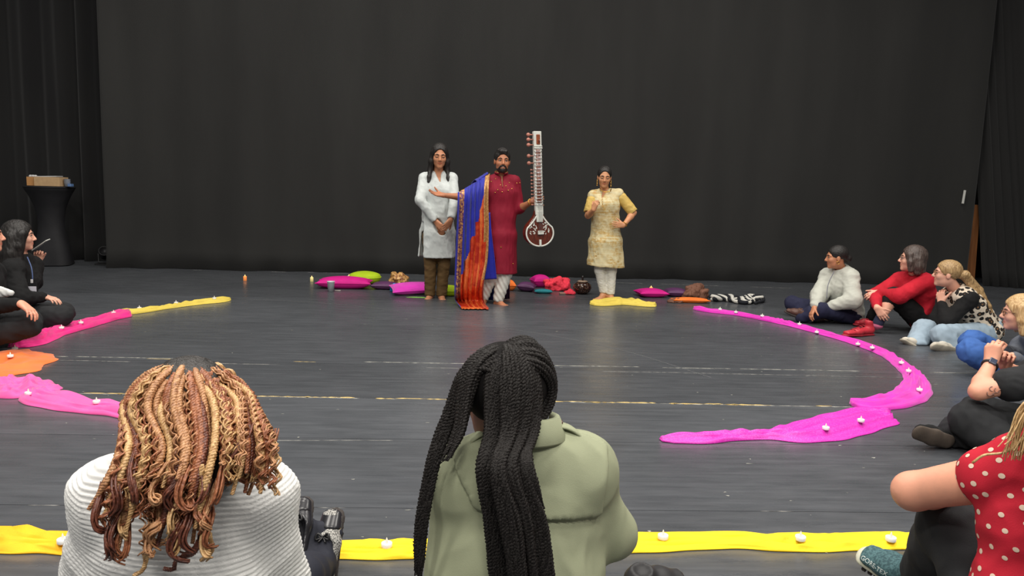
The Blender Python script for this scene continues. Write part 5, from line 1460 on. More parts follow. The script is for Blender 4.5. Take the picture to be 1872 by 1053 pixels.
def person_white_jacket():
    Y = 1.64
    H = Head(P(345, 752, Y + .01), (-.38, .92, -.12), (-.03, .08, 1), 1.04)
    J = dict(head=H, sh=[P(214, 915, Y - .03), P(462, 912, Y + .03)], neck=P(338, 866, Y + .0), chest=P(337, 980, Y + .0), pelvis=V(-.62, Y - .02, .12), waist=P(336, 1080, Y))
    px_ = J['chest'][0]; J['pelvis'] = V(px_ + .01, Y, .12)
    J['hip'] = [V(px_ - .09, Y + .03, .11), V(px_ + .11, Y + .03, .11)]
    an0, an1 = P(551, 1030, 2.20), P(588, 1070, 2.20); an0[2] = max(an0[2], .07); an1[2] = .085
    J['an'] = [an0, an1]
    J['kn'] = [(J['hip'][0] + an0) / 2 + V(.0, 0, .12), (J['hip'][1] + an1) / 2 + V(.04, 0, .10)]
    J['el'] = [P(172, 1080, Y + .06), P(502, 1070, Y + .08)]; J['wr'] = [P(230, 1100, Y + .28), P(470, 1090, Y + .30)]
    b = body(J, SK_DEEP, 'person in a white ribbed jacket and ballet flats sitting with the back to the viewer', hands=[None, None], feet=False, h=.02, hf=.008)
    wm = fabric('white_ribbed_knit', srgb(214, 214, 212), .85, .04, 300, .2)
    ops = torso_ops(J, 1.04, .034, 1.2); sh = J['sh']; nk = J['neck']
    for i in (0, 1):
        ops += [('+', rc(sh[i], J['el'][i], .082, .076), .04), ('+', rc(J['el'][i], J['wr'][i], .074, .058), .03)]
    ops.append(('-', rc(nk + V(0, 0, .085), nk + V(0, 0, .2), .062, .085), .01))
    ops.append(('&', half((0, 0, .2), (0, 0, -1), (0, 0, 0), (0, 0, 0)), .0))
    def ribs(v, f):
        n = vnormals(v, f)
        arm = np.maximum(np.abs(v[:, 0] - nk[0]) - .17, 0)
        c = v[:, 2] + .02 * np.sin((v[:, 0] - nk[0]) * 6) - .35 * arm + .01 * wav((v[:, 0], v[:, 1], v[:, 2]), .3, 4)
        w = np.sin(2 * np.pi * c / .0112)
        return v + n * (.0021 * np.sign(w) * np.abs(w) ** .6)[:, None]
    jk = soft('jacket', ops, .0040, wm, b, wr=[(.25, .010)], seed=131, post=ribs)
    for x_ in (462, 212):
        pts = [P(x_ + 12, 880, Y - .16), P(x_, 950, Y - .2), P(x_ - 14 * (1 if x_ > 300 else -1), 1060, Y - .2)]
    tg = fabric('navy_tights', srgb(34, 36, 46), .75, .1, 500, .1)
    ops = []
    for i in (0, 1):
        ops += leg_ops(J, i, .98, .004)
        up = nrm(V(.05 if i else -.05, -.75, .55)); ops += foot_ops(J['an'][i], V(.10 if i else .04, .35, .95), (0, -1, .35), 1.0, 1, toes=False)
    soft('tights', ops, .009, tg, b, wr=None)
    # ballet flats: tweed upper, black toe cap, bow
    tweed = NT('tweed'); nn = tweed.noise(tweed.coord((1, 1, 1)), 260, 3, .8); tweed.base(tweed.ramp(nn, [(.44, srgb(40, 40, 42)), (.56, srgb(196, 194, 188))])); tweed.set(Roughness=.9); tweed.bump(nn, .5, .003)
    cap = plain('black_patent', srgb(34, 34, 38), .28); bowm = plain('bow_black', srgb(28, 28, 30), .4)
    for i, (hx, tx, m2) in enumerate((((543, 1035, 2.20), (556, 908, 2.34), cap), ((592, 1090, 2.20), (615, 924, 2.36), tweed.m))):
        hl, to = P(*hx), P(*tx); upv = V(-.25 if i else -.1, -.85, .45)
        d, s, u = basis(to - hl, upv); Ln = np.linalg.norm(to - hl); q = lambda a, c, z: hl + d * a * Ln + s * c + u * z
        ops = [('+', econe(q(.12, 0, .03), q(.55, 0, .03), s, .036, .034, .043, .034), 0), ('+', econe(q(.55, 0, .03), q(.86, 0, .022), s, .043, .032, .034, .024), .02),
               ('-', econe(q(.1, 0, .062), q(.50, 0, .058), s, .029, .040, .031, .030), .006)]
        fl = soft('ballet_flat', ops, .005, m2, b)
        ops = [('+', econe(q(.70, 0, .03), q(.865, 0, .0225), s, .040, .029, .034, .0225), 0), ('-', boxp(q(.60, 0, .03), (.10 * .27, .06, .06), np.stack([d, s, u])), .004)]
        soft('toe_cap', ops, .005, cap, fl)
        ops = [('+', econe(q(.12, 0, .0), q(.86, 0, .0), s, .038, .008, .037, .008, .034), 0)]
        soft('sole', ops, .005, BOOT_SOLE, fl)
        bc = q(.60, 0, .066)
        for sg in (-1, 1):
            tube('bow', [bc, bc + s * sg * .018 + d * .010 + u * .006, bc + s * sg * .022 - d * .008 + u * .004, bc], .0038, bowm, fl, 14, 6)
            tube('bow', [bc, bc + s * sg * .012 - d * .016 + u * .006], .003, bowm, fl, 6, 5)
    # hair: dark roots, braids, loose waves and curled ends
    ops = cap_ops(H, (.110, .092, .096), (-.020, 0, .026))
    for q_ in (-1, 0, 1): ops += strand(H, [(-.06, .05 * q_, .0), (-.075, .075 * q_, -.09), P(340 + 62 * q_, 850, Y - .125), P(325 + 50 * q_, 890, Y - .15)], .055, .03, .03)
    hr = soft('hair', ops, .008, HAIR_BLACK, b, wr=[(.03, .004), (.015, .002)], seed=4, stretch=(1, 1, .3))
    cop = [hairmat('hair_copper', srgb(112, 62, 40), srgb(166, 106, 72), .4, (60, 60, 60)), hairmat('hair_honey', srgb(158, 116, 72), srgb(206, 170, 120), .4, (60, 60, 60)),
           hairmat('hair_auburn', srgb(70, 36, 28), srgb(118, 66, 48), .4, (60, 60, 60)), hairmat('hair_toffee', srgb(138, 92, 60), srgb(194, 146, 104), .4, (60, 60, 60))]
    rng = np.random.default_rng(21)
    back = lambda px, py, d=0: P(px, py, Y - .205 - d)
    def lower(side, i, u):
        """hanging points: left locks fall down the back, right locks rest on the shoulder"""
        if side < .62:
            x = 210 + 176 * (side / .62)
            e = 876 + 150 * rng.random() ** 2.0; xe = 180 + 195 * (side / .62) + rng.normal(0, 10)
            return [P(x + 12, 812, Y - .155 - .014 * u), back(x, 858, .010 * u), back(xe * .6 + x * .4, 858 + (e - 858) * .6, .014 * u), back(xe, e, .016 * u)]
        x = 400 + 92 * ((side - .62) / .38); e = rng.uniform(850, 905)
        return [P(x + 8, 800, Y - .15 - .02 * u), P(x + 14 + rng.normal(0, 6), (800 + e) / 2, Y - .17 - .02 * u), P(x + rng.normal(0, 8), e, Y - .19 - .02 * u)]
    def roots(side, el, off):
        az = -100 + 200 * side
        return head_path(H, [sph(az * .80, el), sph(az * .95, el * .55), sph(az, min(el * .5, 6))], [.004, .010 + off * .5, off + .014], 7)
    n_b = 42
    for i in range(n_b):
        side = (i * .7549) % 1; el = 70 - 54 * ((i * .5698 + .13) % 1); u = rng.uniform(0, 3)
        p = roots(side, el, .012 + .010 * u) + lower(side, i, u)
        pd = dense(p, .0036)
        v, f = twist_np(pd, .018, .0044, .0048, 5, 3, rng.uniform(0, 6), .5); mesh_np('braid', v, f, [cop[(3, 1, 0, 2, 3, 1, 0)[i % 7]]], hr)
    for i in range(32):
        side = (i * .7549 + .37) % 1; el = 66 - 54 * ((i * .5698 + .5) % 1); u = rng.uniform(0, 3)
        p = roots(side, el, .010 + .010 * u) + lower(side, i, u + .3)
        pd = dense(p, .006); s_ = np.concatenate([[0], np.cumsum(np.linalg.norm(np.diff(pd, axis=0), axis=1))])
        t_, n_, b_ = frames(pd); lam = rng.uniform(.024, .034); a0 = rng.uniform(0, 6); items = []
        for k_ in range(6):
            am = (.0028 + .0030 * np.clip(s_ / s_[-1] * 1.3, 0, 1)) * rng.uniform(.8, 1.3); a = 2 * np.pi * s_ / lam + a0 + rng.normal(0, .45)
            o1, o2 = rng.normal(0, .0042, 2)
            q_ = pd + (am * np.cos(a) + o1)[:, None] * n_ + (am * np.sin(a) + o2)[:, None] * b_
            items.append(tube_np(q_, np.linspace(.0026, .0017, len(pd)), 4))
        v, f = merge_np(items); mesh_np('lock', v, f, [cop[(0, 3, 1, 0, 3)[i % 5]]], hr)
    # big curled ends low on the back and over the right shoulder
    for i in range(34):
        if i < 27: x, y = rng.uniform(185, 400), rng.uniform(900, 1010); Yd = Y - .235 - .02 * rng.random()
        else: x, y = rng.uniform(420, 490), rng.uniform(845, 880); Yd = Y - .20
        c = P(x, y, Yd); R0 = rng.uniform(.013, .027); sg = rng.choice([-1, 1]); ph = rng.uniform(0, 6.28)
        q = []
        for a in np.linspace(0, rng.uniform(4.2, 6.6), 26):
            rr_ = R0 * (1 - .05 * a); q.append(c + V(sg * rr_ * math.cos(a + ph), -.012 * math.sin(a * .7), rr_ * math.sin(a + ph) - .006 * a + .01))
        q = [c + V(rng.normal(0, .01), .045, .060)] + q
        nl = rng.integers(7, 11)
        items = []
        for _ in range(nl):
            qq = np.array(q) + rng.normal(0, .0042, 3); dq = dense(qq, .005); items.append(tube_np(dq, np.interp(np.linspace(0, 1, len(dq)), [0, .25, 1], [.001, .003, .0018]), 5))
        v, f = merge_np(items); mesh_np('curl', v, f, [cop[(2, 0, 3, 2, 1, 0)[i % 6]]], hr)
    for k_, (pp, m_) in enumerate((([(370, 850), (368, 905), (372, 950), (384, 985), (388, 1005), (378, 1020)], 1), ([(385, 930), (360, 1000), (322, 1025), (318, 1040), (300, 1040)], 2), ([(270, 960), (268, 1010), (262, 1040), (245, 1052)], 1))):
        p = [back(x, y, .02) for x, y in pp]; v, f = twist_np(dense(p, .004), .016, .0042, .0046, 5, 3, 0, .6); mesh_np('braid', v, f, [cop[m_]], hr)
    beads('hair_cuff', [H.p(-.02, .098, .05)], .008, SILVER, hr)
    return b
person_white_jacket()

def polka():
    t = NT('polka_jersey'); vo = t.n('ShaderNodeTexVoronoi', feature='F1'); vo.inputs['Scale'].default_value = 22; vo.inputs['Randomness'].default_value = .55
    t.l(t.coord((1, 1, .8)), vo.inputs['Vector'])
    t.base(t.ramp(vo.outputs['Distance'], [(.26, srgb(226, 200, 178)), (.30, srgb(190, 32, 52))], 'LINEAR')); t.set(Roughness=.85); return t.m
def polka_dots(o, parent, mat, spacing, r, seed, side):
    """raised print dots laid on the garment surface facing the camera side"""
    me = o.data; n = len(me.vertices); co = np.empty(n * 3, np.float32); me.vertices.foreach_get('co', co); co = co.reshape(-1, 3)
    no = np.empty(n * 3, np.float32); me.vertices.foreach_get('normal', no); no = no.reshape(-1, 3)
    rng = np.random.default_rng(seed); view = nrm(CAM - co.mean(0)); ok = np.where((no @ view) > -.1)[0]; rng.shuffle(ok); pts = []; items = []
    for i in ok:
        if all(np.linalg.norm(co[i] - q) > spacing for q in pts[-400:]):
            pts.append(co[i]); z = no[i]; x = nrm(np.cross(V(0, .2, 1), z)); y = np.cross(z, x); a = rng.uniform(0, 3); k = 10
            th = np.arange(k) * 2 * np.pi / k; rr_ = r * rng.uniform(.9, 1.1)
            ring = co[i] + z * .0006 + rr_ * (np.cos(th + a)[:, None] * x * 1.2 + np.sin(th + a)[:, None] * y * .95)
            items.append((np.vstack([ring, co[i] + z * .0012]), np.array([[j, (j + 1) % k, k] for j in range(k)])))
    for j, (v, f) in enumerate(items[:300]): mesh_np('polka_dot', v, f, [mat], parent)
def person_polka():
    Y = 1.62
    sh0, sh1 = P(1882, 862, Y + .04), P(2120, 900, Y - .05)
    H = Head(P(1992, 640, Y + .02), (-.35, 1, -.1), (0, 0, 1), 1.02)
    J = dict(head=H, sh=[sh0, sh1], neck=P(1955, 810, Y), chest=P(1955, 960, Y), pelvis=V(1.33, Y - .08, .12), waist=P(1950, 1090, Y - .02))
    J['pelvis'] = V(J['chest'][0] + .02, Y - .06, .12)
    J['hip'] = [J['pelvis'] + V(-.10, .04, -.01), J['pelvis'] + V(.12, .02, -.01)]
    e0 = L(sh0, 1668, 898, .30, 1); J['el'] = [e0, P(2150, 1080, Y + .05)]
    w0 = P(1790, 890, e0[1] + .16); J['wr'] = [w0, P(2050, 1060, Y + .3)]
    k0 = P(1738, 962, e0[1] + .03); a0 = P(1688, 1072, 2.12); a0[2] = max(a0[2], .085)
    J['kn'] = [k0, V(1.62, Y + .40, .16)]; J['an'] = [a0, V(1.62, Y + .75, .08)]
    hands = [dict(d=V(.75, .1, .55), n=V(.2, -.9, .2), thumb=1, curl=.5, size=1.0), None]
    b = body(J, SK_PINK, 'person in a red polka dot top resting an arm over one raised knee', hands=hands, feet=False, h=.0105, armk=1.28)
    red = fabric('red_jersey', srgb(186, 30, 50), .85, .06, 320, .2)
    tp = make_top(J, b, red, 'polka_dot_top', .022, (.13, .25), seed=141, k=1.04, wr=((.12, .005), (.3, .010)), h=.008, bell=.018, ncut=.075, wk=1.2)
    polka_dots(tp, tp, plain('dot_cream', srgb(222, 196, 176), .85), .030, .0066, 3, 0)
    make_trousers(J, b, BLACK2, seed=142, x=.018, wr=((.1, .005), (.25, .008)))
    # long fair hair over the shoulder
    ops = cap_ops(H, (.108, .088, .098), (-.022, 0, .032))
    ops += strand(H, [(-.05, 0, .02), (-.09, .02, -.08), P(1950, 800, Y - .12), P(1960, 900, Y - .17)], .07, .06)
    hr = soft('hair', ops, .008, HAIR_GOLD, b, wr=[(.03, .003)], seed=5, stretch=(1, 1, .2))
    rng = np.random.default_rng(4)
    for i in range(110):
        t = (i * .618) % 1
        x0 = 1880 + 60 * t; x1 = 1862 + 90 * t + rng.normal(0, 6); x2 = 1838 + 95 * t + rng.normal(0, 10); ye = 828 - 6 * t + rng.uniform(-14, 16)
        p = head_path(H, [sph(-70 + 60 * t, 50), sph(-85 + 70 * t, 5), sph(-75 + 60 * t, -25)], [.006, .012, .016], 5)
        p += [P(x1, 740, Y - .05 - .03 * rng.random()), P((x1 + x2) / 2, 790, Y - .055 - .03 * rng.random()), P(x2, ye, Y - .06 - .03 * rng.random())]
        v, f = tube_np(dense(p, .02), np.linspace(.0062, .0010, len(dense(p, .02))), 5, flat=.6); mesh_np('lock', v, f, [HAIR_GOLD], hr)
    tube('lock', [P(1872, 800, Y - .08), P(1840, 826, Y - .07), P(1800, 832, Y - .05), P(1778, 846, Y - .04)], .003, HAIR_GOLD, hr, 20, 5)
    # hiking shoe with lettering
    teal = NT('teal_mesh'); nn = teal.noise(teal.coord(), 120, 3); teal.base(teal.ramp(nn, [(.4, srgb(44, 74, 80)), (.6, srgb(74, 108, 112))])); teal.set(Roughness=.8); teal.bump(nn, .4, .004)
    hl = P(1700, 1088, 2.10); to = P(1570, 1012, 2.30)
    sh_ = shoe(hl, to, (-.42, -.30, .85), teal.m, plain('cream_midsole', srgb(190, 190, 170), .7), b, name='hiking_shoe', sole_t=.016, wide=1.12)
    d, s, u = basis(to - hl, (-.42, -.30, .85)); Ln = np.linalg.norm(to - hl); q = lambda a, c, z: hl + d * a * Ln + s * c + u * z
    for j in range(9):
        bm = bmesh.new(); bm_box(bm, tuple(q(.12 + .09 * j, 0, -.014)), (.014, .078, .012), Matrix([list(d), list(s), list(u)]).transposed(), .002); finish_bm('tread', bm, [BOOT_SOLE], sh_)
    tube('ankle_collar', [q(.22, -.034, .098), q(.30, 0, .100), q(.22, .034, .098), q(.12, 0, .104), q(.22, -.034, .098)], .010, plain('plum_lining', srgb(104, 40, 66), .8), sh_, 24, 8)
    cu = bpy.data.curves.new('lettering', 'FONT'); cu.body = 'GORE-TEX'; cu.size = .021; cu.extrude = .0006; cu.align_x = 'CENTER'
    tmp = bpy.data.objects.new('lettering', cu); COL.objects.link(tmp); dg = bpy.context.evaluated_depsgraph_get()
    me = bpy.data.meshes.new_from_object(tmp.evaluated_get(dg)); bpy.data.objects.remove(tmp)
    me.materials.append(plain('print_pale', srgb(196, 206, 204), .6))
    lt = bpy.data.objects.new('lettering', me)
    side = -s if (s @ nrm(CAM - hl)) < 0 else s
    z = nrm(side * .75 + u * .65); x = -d if (-d)[0] > 0 else d; x = nrm(x - (x @ z) * z); y = np.cross(z, x)
    c = q(.66, 0, .036) + side * .037 + u * .004
    lt.matrix_world = Matrix(((x[0], y[0], z[0], c[0]), (x[1], y[1], z[1], c[1]), (x[2], y[2], z[2], c[2]), (0, 0, 0, 1)))
    from mathutils.bvhtree import BVHTree
    bt = BVHTree.FromPolygons([v_.co[:] for v_ in sh_.data.vertices], [p_.vertices[:] for p_ in sh_.data.polygons])
    M4 = lt.matrix_world.copy()
    for v_ in me.vertices:      # press the print onto the curved upper
        w_ = M4 @ v_.co; hit = bt.ray_cast(w_ + Vector(z) * .06, -Vector(z))[0]
        v_.co = (hit + Vector(z) * (.0012 if v_.co.z > 0 else .0004)) if hit else w_
    lt.matrix_world = Matrix.Identity(4)
    COL.objects.link(lt); lt.parent = sh_
person_polka()
# ------------------------------------------------------------------ scarves laid in a ring, cushions, candles
TOPS = []
def rest_z(x, y, d=.03):
    z = 0.0
    for t in TOPS:
        m = (np.abs(t[:, 0] - x) < d) & (np.abs(t[:, 1] - y) < d)
        if m.any(): z = max(z, float(np.percentile(t[m, 2], 80)))
    return z
def scarf(label, pts, mat, seed, parent=None, name='scarf', folds=3.0, rough=.35, cat='scarf', z0=.003, end_taper=.5, nstep=.012):
    """cloth strip lying on the floor: pts = (px, py, width m, height m); long wandering folds and ruffled edges"""
    g = np.array([np.append(G(p[0], p[1])[:2], [p[2], p[3]]) for p in pts]); ln = np.linalg.norm(np.diff(g[:, :2], axis=0), axis=1).sum()
    n = max(30, int(ln / nstep)); c = spline(g, n); nu = 25; r = np.random.default_rng(seed)
    t = np.gradient(c[:, :2], axis=0); t /= np.linalg.norm(t, axis=1)[:, None] + 1e-9; s = np.linspace(0, ln, n)
    nx = np.stack([-t[:, 1], t[:, 0]], 1); u = np.linspace(-1, 1, nu)
    ed = np.minimum(np.clip(s / .05, 0, 1), np.clip((ln - s) / .05, 0, 1)) * (1 - end_taper) + end_taper
    w = (c[:, 2] * .5 * ed)
    wl = w * (1 + .07 * np.sin(s * 9 + r.uniform(0, 6)) + .03 * np.sin(s * 31 + r.uniform(0, 6))); wr_ = w * (1 + .07 * np.sin(s * 7 + r.uniform(0, 6)) + .03 * np.sin(s * 27 + r.uniform(0, 6)))
    lat = np.where(u[None] < 0, wl[:, None], wr_[:, None]) * u[None]
    ph = 1.1 * np.sin(s * 2.6 + r.uniform(0, 6)) + .5 * np.sin(s * 6.3 + r.uniform(0, 6))
    f1 = 1 - 2 * np.abs(np.sin(folds * .5 * np.pi * u[None] + ph[:, None])); f2 = 1 - 2 * np.abs(np.sin(folds * 1.3 * np.pi * u[None] - 1.7 * ph[:, None] + s[:, None] * 3))
    dome = np.clip(1 - u[None] ** 2, 0, 1) ** .42
    z = c[:, 3][:, None] * dome * (.62 + rough * f1 * .9 + rough * .6 * f2 + .05 * np.sin(s[:, None] * 23 + u[None] * 2))
    z = np.maximum(z, .002) + z0
    cx = c[:, 0][:, None] + nx[:, 0][:, None] * lat; cy = c[:, 1][:, None] + nx[:, 1][:, None] * lat
    top = np.stack([cx, cy, z], -1)
    bot = top[:, [-1, nu // 2, 0]].copy(); bot[..., 2] = .0015
    ringv = np.concatenate([top, bot], 1); k = nu + 3
    i, j = np.meshgrid(np.arange(n - 1), np.arange(k), indexing='ij'); a = i * k + j; b = i * k + (j + 1) % k
    f = np.stack([a, a + k, b + k, b], -1).reshape(-1, 4).tolist()
    f.append(list(range(k))); f.append([(n - 1) * k + q for q in range(k)][::-1])
    o = mesh_np(name, ringv.reshape(-1, 3), f, [mat]); tag(o, label, cat)
    TOPS.append(top.reshape(-1, 3))
    return o
def heap(label, px, py, rx, ry, hh, mat, seed, rot=0.0, name='cloth', cat='cloth', parent=None, ridge=.35, z0=.0, elong=None, mats=None):
    """crumpled cloth on the floor, centred on the ground point under (px,py)"""
    c = G(px, py); r = np.random.default_rng(seed); nr, nt = 30, 72
    R = np.linspace(0, 1, nr)[:, None]; th = (np.arange(nt) * 2 * np.pi / nt)[None]
    bd = 1 + .10 * np.sin(2 * th + r.uniform(0, 6)) + .09 * np.sin(3 * th + r.uniform(0, 6)) + .07 * np.sin(5 * th + r.uniform(0, 6)) + .04 * np.sin(9 * th + r.uniform(0, 6))
    x = rx * R * bd * np.cos(th); y = ry * R * bd * np.sin(th)
    sc_ = min(rx, ry)
    w1 = wav((x, y, 0), sc_ * 1.1, seed, 5); w2 = wav((x, y, 0), sc_ * .55, seed + 3, 5); w3 = wav((x, y, 0), sc_ * .3, seed + 5, 5)
    z = hh * np.clip(1 - R ** 2, 0, 1) ** .55 * (.62 + ridge * (1 - 2 * np.abs(np.clip(w1, -1, 1))) + ridge * .6 * (1 - 2 * np.abs(np.clip(w2, -1, 1))) + ridge * .22 * w3)
    z = np.maximum(z, .004) + z0
    x = x + .05 * sc_ * w3; y = y + .05 * sc_ * w2
    ca, sa = math.cos(rot), math.sin(rot)
    p = np.stack([c[0] + x * ca - y * sa, c[1] + x * sa + y * ca, z], -1)
    v = p.reshape(-1, 3); i, j = np.meshgrid(np.arange(nr - 1), np.arange(nt), indexing='ij'); a = i * nt + j; b = i * nt + (j + 1) % nt
    f = np.stack([a, a + nt, b + nt, b], -1).reshape(-1, 4).tolist()
    base = p[-1].copy(); base[:, 2] = .0015 + z0 * 0; o_ = len(v); v = np.vstack([v, base]); k = (nr - 1) * nt
    f += [[k + q, o_ + q, o_ + (q + 1) % nt, k + (q + 1) % nt] for q in range(nt)]; f.append([o_ + q for q in range(nt)][::-1])
    o = mesh_np(name, v, f, [mat], parent)
    if label: tag(o, label, cat)
    TOPS.append(p.reshape(-1, 3))
    return o
def rumple(label, px, py, rx, ry, hh, mat, seed, rot=0.0, n=12, cat='cloth', name='cloth', wr=((.05, .007), (.11, .012)), h=.008):
    """bunched-up cloth: overlapping soft folds settled on the floor"""
    c = G(px, py); r = np.random.default_rng(seed); ops = []; ca, sa = math.cos(rot), math.sin(rot)
    W = lambda x, y, z: V(c[0] + x * ca - y * sa, c[1] + x * sa + y * ca, z)
    ops.append(('+', ell(W(0, 0, 0), V(rx * .8, ry * .8, hh * .7)), 0))
    for i in range(n):
        a = r.uniform(0, 6.28); q = math.sqrt(r.random()) * .72; x, y = rx * q * math.cos(a), ry * q * math.sin(a)
        top = hh * (1 - q * q * .95); rad = r.uniform(.10, .17) * min(rx, ry) + .012; an = r.uniform(0, 3.14); ln = r.uniform(.3, .75)
        z = max(.01, top - rad); dx, dy = rx * ln * .5 * math.cos(an), ry * ln * .5 * math.sin(an)
        ops.append(('+', rc(W(x - dx, y - dy, z * r.uniform(.4, .9)), W(x + dx, y + dy, z), rad * .8, rad), .025))
    ops.append(('&', half((0, 0, .003), (0, 0, -1), (0, 0, 0), (0, 0, 0)), 0))
    def post(v, f): v = v.copy(); v[:, 2] = np.maximum(v[:, 2], .002); return v
    o = soft(name, ops, h, mat, None, wr=list(wr), seed=seed, post=post); tag(o, label, cat)
    return o
def cushion(label, px, py, a, b, hh, mat, rot=0.0, tilt=(0, 0), rnd=0.0, seed=0, z0=0.0):
    """filled cushion with pinched corners; (px,py) = ground point below its centre"""
    c = G(px, py); n = 26; u = np.linspace(-1, 1, n); uu, vv = np.meshgrid(u, u, indexing='ij')
    X = uu * (1 - .10 * (1 - vv ** 2) * 0 - .07 * (1 - np.abs(vv)) * 0); Yy = vv.copy()
    X = uu * (.92 + .08 * vv ** 2); Yy = vv * (.92 + .08 * uu ** 2)
    if rnd:
        X = X * (1 - rnd) + rnd * uu * np.sqrt(1 - vv ** 2 / 2); Yy = Yy * (1 - rnd) + rnd * vv * np.sqrt(1 - uu ** 2 / 2)
    th = (np.clip((1 - uu ** 2) * (1 - vv ** 2), 0, 1)) ** .42
    th = th * (1 + .06 * wav((uu, vv, 0), 1.1, seed, 5)) + 0.02
    top = np.stack([a * X, b * Yy, hh * .5 + hh * .5 * th], -1); bot = np.stack([a * X, b * Yy, hh * .5 - hh * .5 * np.clip(th * 1.3, 0, 1)], -1)
    v = np.vstack([top.reshape(-1, 3), bot.reshape(-1, 3)])
    i, j = np.meshgrid(np.arange(n - 1), np.arange(n - 1), indexing='ij'); q = i * n + j
    ft = np.stack([q, q + n, q + n + 1, q + 1], -1).reshape(-1, 4); m = n * n
    f = np.vstack([ft, ft[:, ::-1] + m])
    bd = [i_ * n for i_ in range(n)] + [(n - 1) * n + j_ for j_ in range(1, n)] + [i_ * n + n - 1 for i_ in range(n - 2, -1, -1)] + [j_ for j_ in range(n - 2, 0, -1)]
    f = np.vstack([f, np.array([[bd[k], bd[k] + m, bd[(k + 1) % len(bd)] + m, bd[(k + 1) % len(bd)]] for k in range(len(bd))])])
    M_ = Matrix.Rotation(rot, 3, 'Z') @ Matrix.Rotation(tilt[0], 3, 'X') @ Matrix.Rotation(tilt[1], 3, 'Y'); A_ = np.array(M_)
    v = v @ A_.T; v[:, 2] += z0 - min(0, v[:, 2].min()) + .002
    root = mesh_np('cushion', v + c, f, [mat]); tag(root, label, 'cushion')
    sp = np.vstack([v[bd], v[bd[:2]]]) + c; vv_, ff_ = tube_np(spline(sp, 120), .005, 5, cap=False)
    mesh_np('piping', vv_, ff_, [mat], root)
    return root
MAGENTA = fabric('magenta_chiffon', srgb(214, 38, 178), .55, .12, 240, .3, sheen=.3)
MAG_SP = NT('magenta_sequin'); _n = MAG_SP.noise(MAG_SP.coord(), 160, 2, .6); MAG_SP.base(MAG_SP.ramp(_n, [(.46, srgb(206, 40, 172)), (.70, srgb(220, 84, 194))])); MAG_SP.set(Roughness=.45); MAG_SP.bump(_n, .4, .003); MAG_SP = MAG_SP.m
HOTPINK = fabric('hot_pink_chiffon', srgb(222, 20, 124), .6, .14, 240, .3, sheen=.3)
PINK = fabric('rose_pink_chiffon', srgb(236, 88, 164), .6, .10, 240, .3, sheen=.3)
ORANGE = fabric('orange_chiffon', srgb(240, 116, 48), .6, .10, 240, .3, sheen=.3)
YELLOW = fabric('yellow_cotton', srgb(244, 206, 36), .75, .07, 240, .3)
YELLOW2 = fabric('yellow_muslin', srgb(212, 190, 84), .75, .08, 240, .3)
AMBER = fabric('amber_cotton', srgb(240, 178, 34), .75, .14, 240, .3)
LIME = fabric('lime_cotton', srgb(168, 196, 30), .75, .06, 240, .25)
PURPLE = fabric('plum_silk', srgb(88, 50, 88), .5, .12, 300, .15)
CYAN = fabric('cyan_cotton', srgb(22, 140, 200), .75, .12, 240, .3)
TEAL = fabric('teal_cotton', srgb(40, 130, 140), .75, .12, 240, .3)
CORAL = fabric('coral_cotton', srgb(232, 58, 78), .75, .12, 240, .3)
BROWNC = fabric('brown_chiffon', srgb(112, 76, 60), .7, .14, 240, .3)

scarf('long magenta scarf curving along the right side of the ring to the seated people', [(1268, 566, 0.056, 0.04), (1300, 571, 0.088, 0.05), (1350, 577, 0.08, 0.04), (1420, 590, 0.104, 0.05), (1490, 607, 0.104, 0.04), (1560, 627, 0.12, 0.04), (1610, 645, 0.128, 0.04), (1648, 668, 0.136, 0.04), (1672, 693, 0.16, 0.05), (1672, 716, 0.224, 0.05), (1640, 732, 0.24, 0.05), (1590, 743, 0.208, 0.05), (1555, 741, 0.128, 0.05)], MAGENTA, 3)
scarf('wide sequinned magenta scarf at the near right end of the ring', [(1628, 762, 0.092, 0.04), (1608, 763, 0.276, 0.05), (1560, 774, 0.313, 0.05), (1500, 787, 0.313, 0.05), (1450, 797, 0.239, 0.05), (1400, 799, 0.11, 0.04), (1340, 800, 0.12, 0.04), (1290, 803, 0.147, 0.04), (1245, 804, 0.129, 0.04), (1208, 806, 0.074, 0.03)], MAG_SP, 5)
scarf('thin yellow scarf at the far left end of the ring', [(421, 549, .06, .03), (400, 552, .14, .05), (360, 556, .12, .05), (310, 563, .11, .04), (260, 571, .11, .05), (222, 575, .13, .05)], YELLOW2, 7)
scarf('crumpled hot pink scarf between the yellow and orange ones on the left', [(236, 577, .16, .06), (200, 584, .18, .06), (150, 597, .20, .06), (100, 612, .20, .06), (60, 627, .24, .06), (22, 636, .16, .07)], HOTPINK, 9, folds=5, rough=.5)
heap('orange scarf spread in a heap at the left edge', -4, 668, .34, .38, .06, ORANGE, 4, .3, 'scarf', 'scarf', ridge=.28)
scarf('pointed orange scarf tail lying on the floor beside the orange heap', [(52, 653, .07, .02), (64, 655, .06, .015), (82, 657, .02, .01)], ORANGE, 12, rough=.2)
heap('bunched rose pink scarf end next to the orange scarf', 32, 714, .22, .17, .085, PINK, 8, .0, 'scarf', 'scarf', ridge=.34)
scarf('long rose pink scarf running behind the person in the white ribbed jacket', [(58, 724, 0.148, 0.054), (72, 729, 0.213, 0.054), (110, 738, 0.197, 0.054), (160, 747, 0.18, 0.045), (215, 753, 0.18, 0.054), (280, 764, 0.164, 0.045), (360, 778, 0.131, 0.045)], PINK, 14, folds=4, rough=.45)
scarf('amber yellow scarf at the bottom left behind the white ribbed jacket', [(-140, 985, 0.144, 0.048), (-60, 990, 0.135, 0.048), (20, 995, 0.14, 0.048), (90, 996, 0.126, 0.04), (160, 1000, 0.126, 0.04), (260, 1003, 0.117, 0.032)], AMBER, 16, folds=5, rough=.5, nstep=.008)
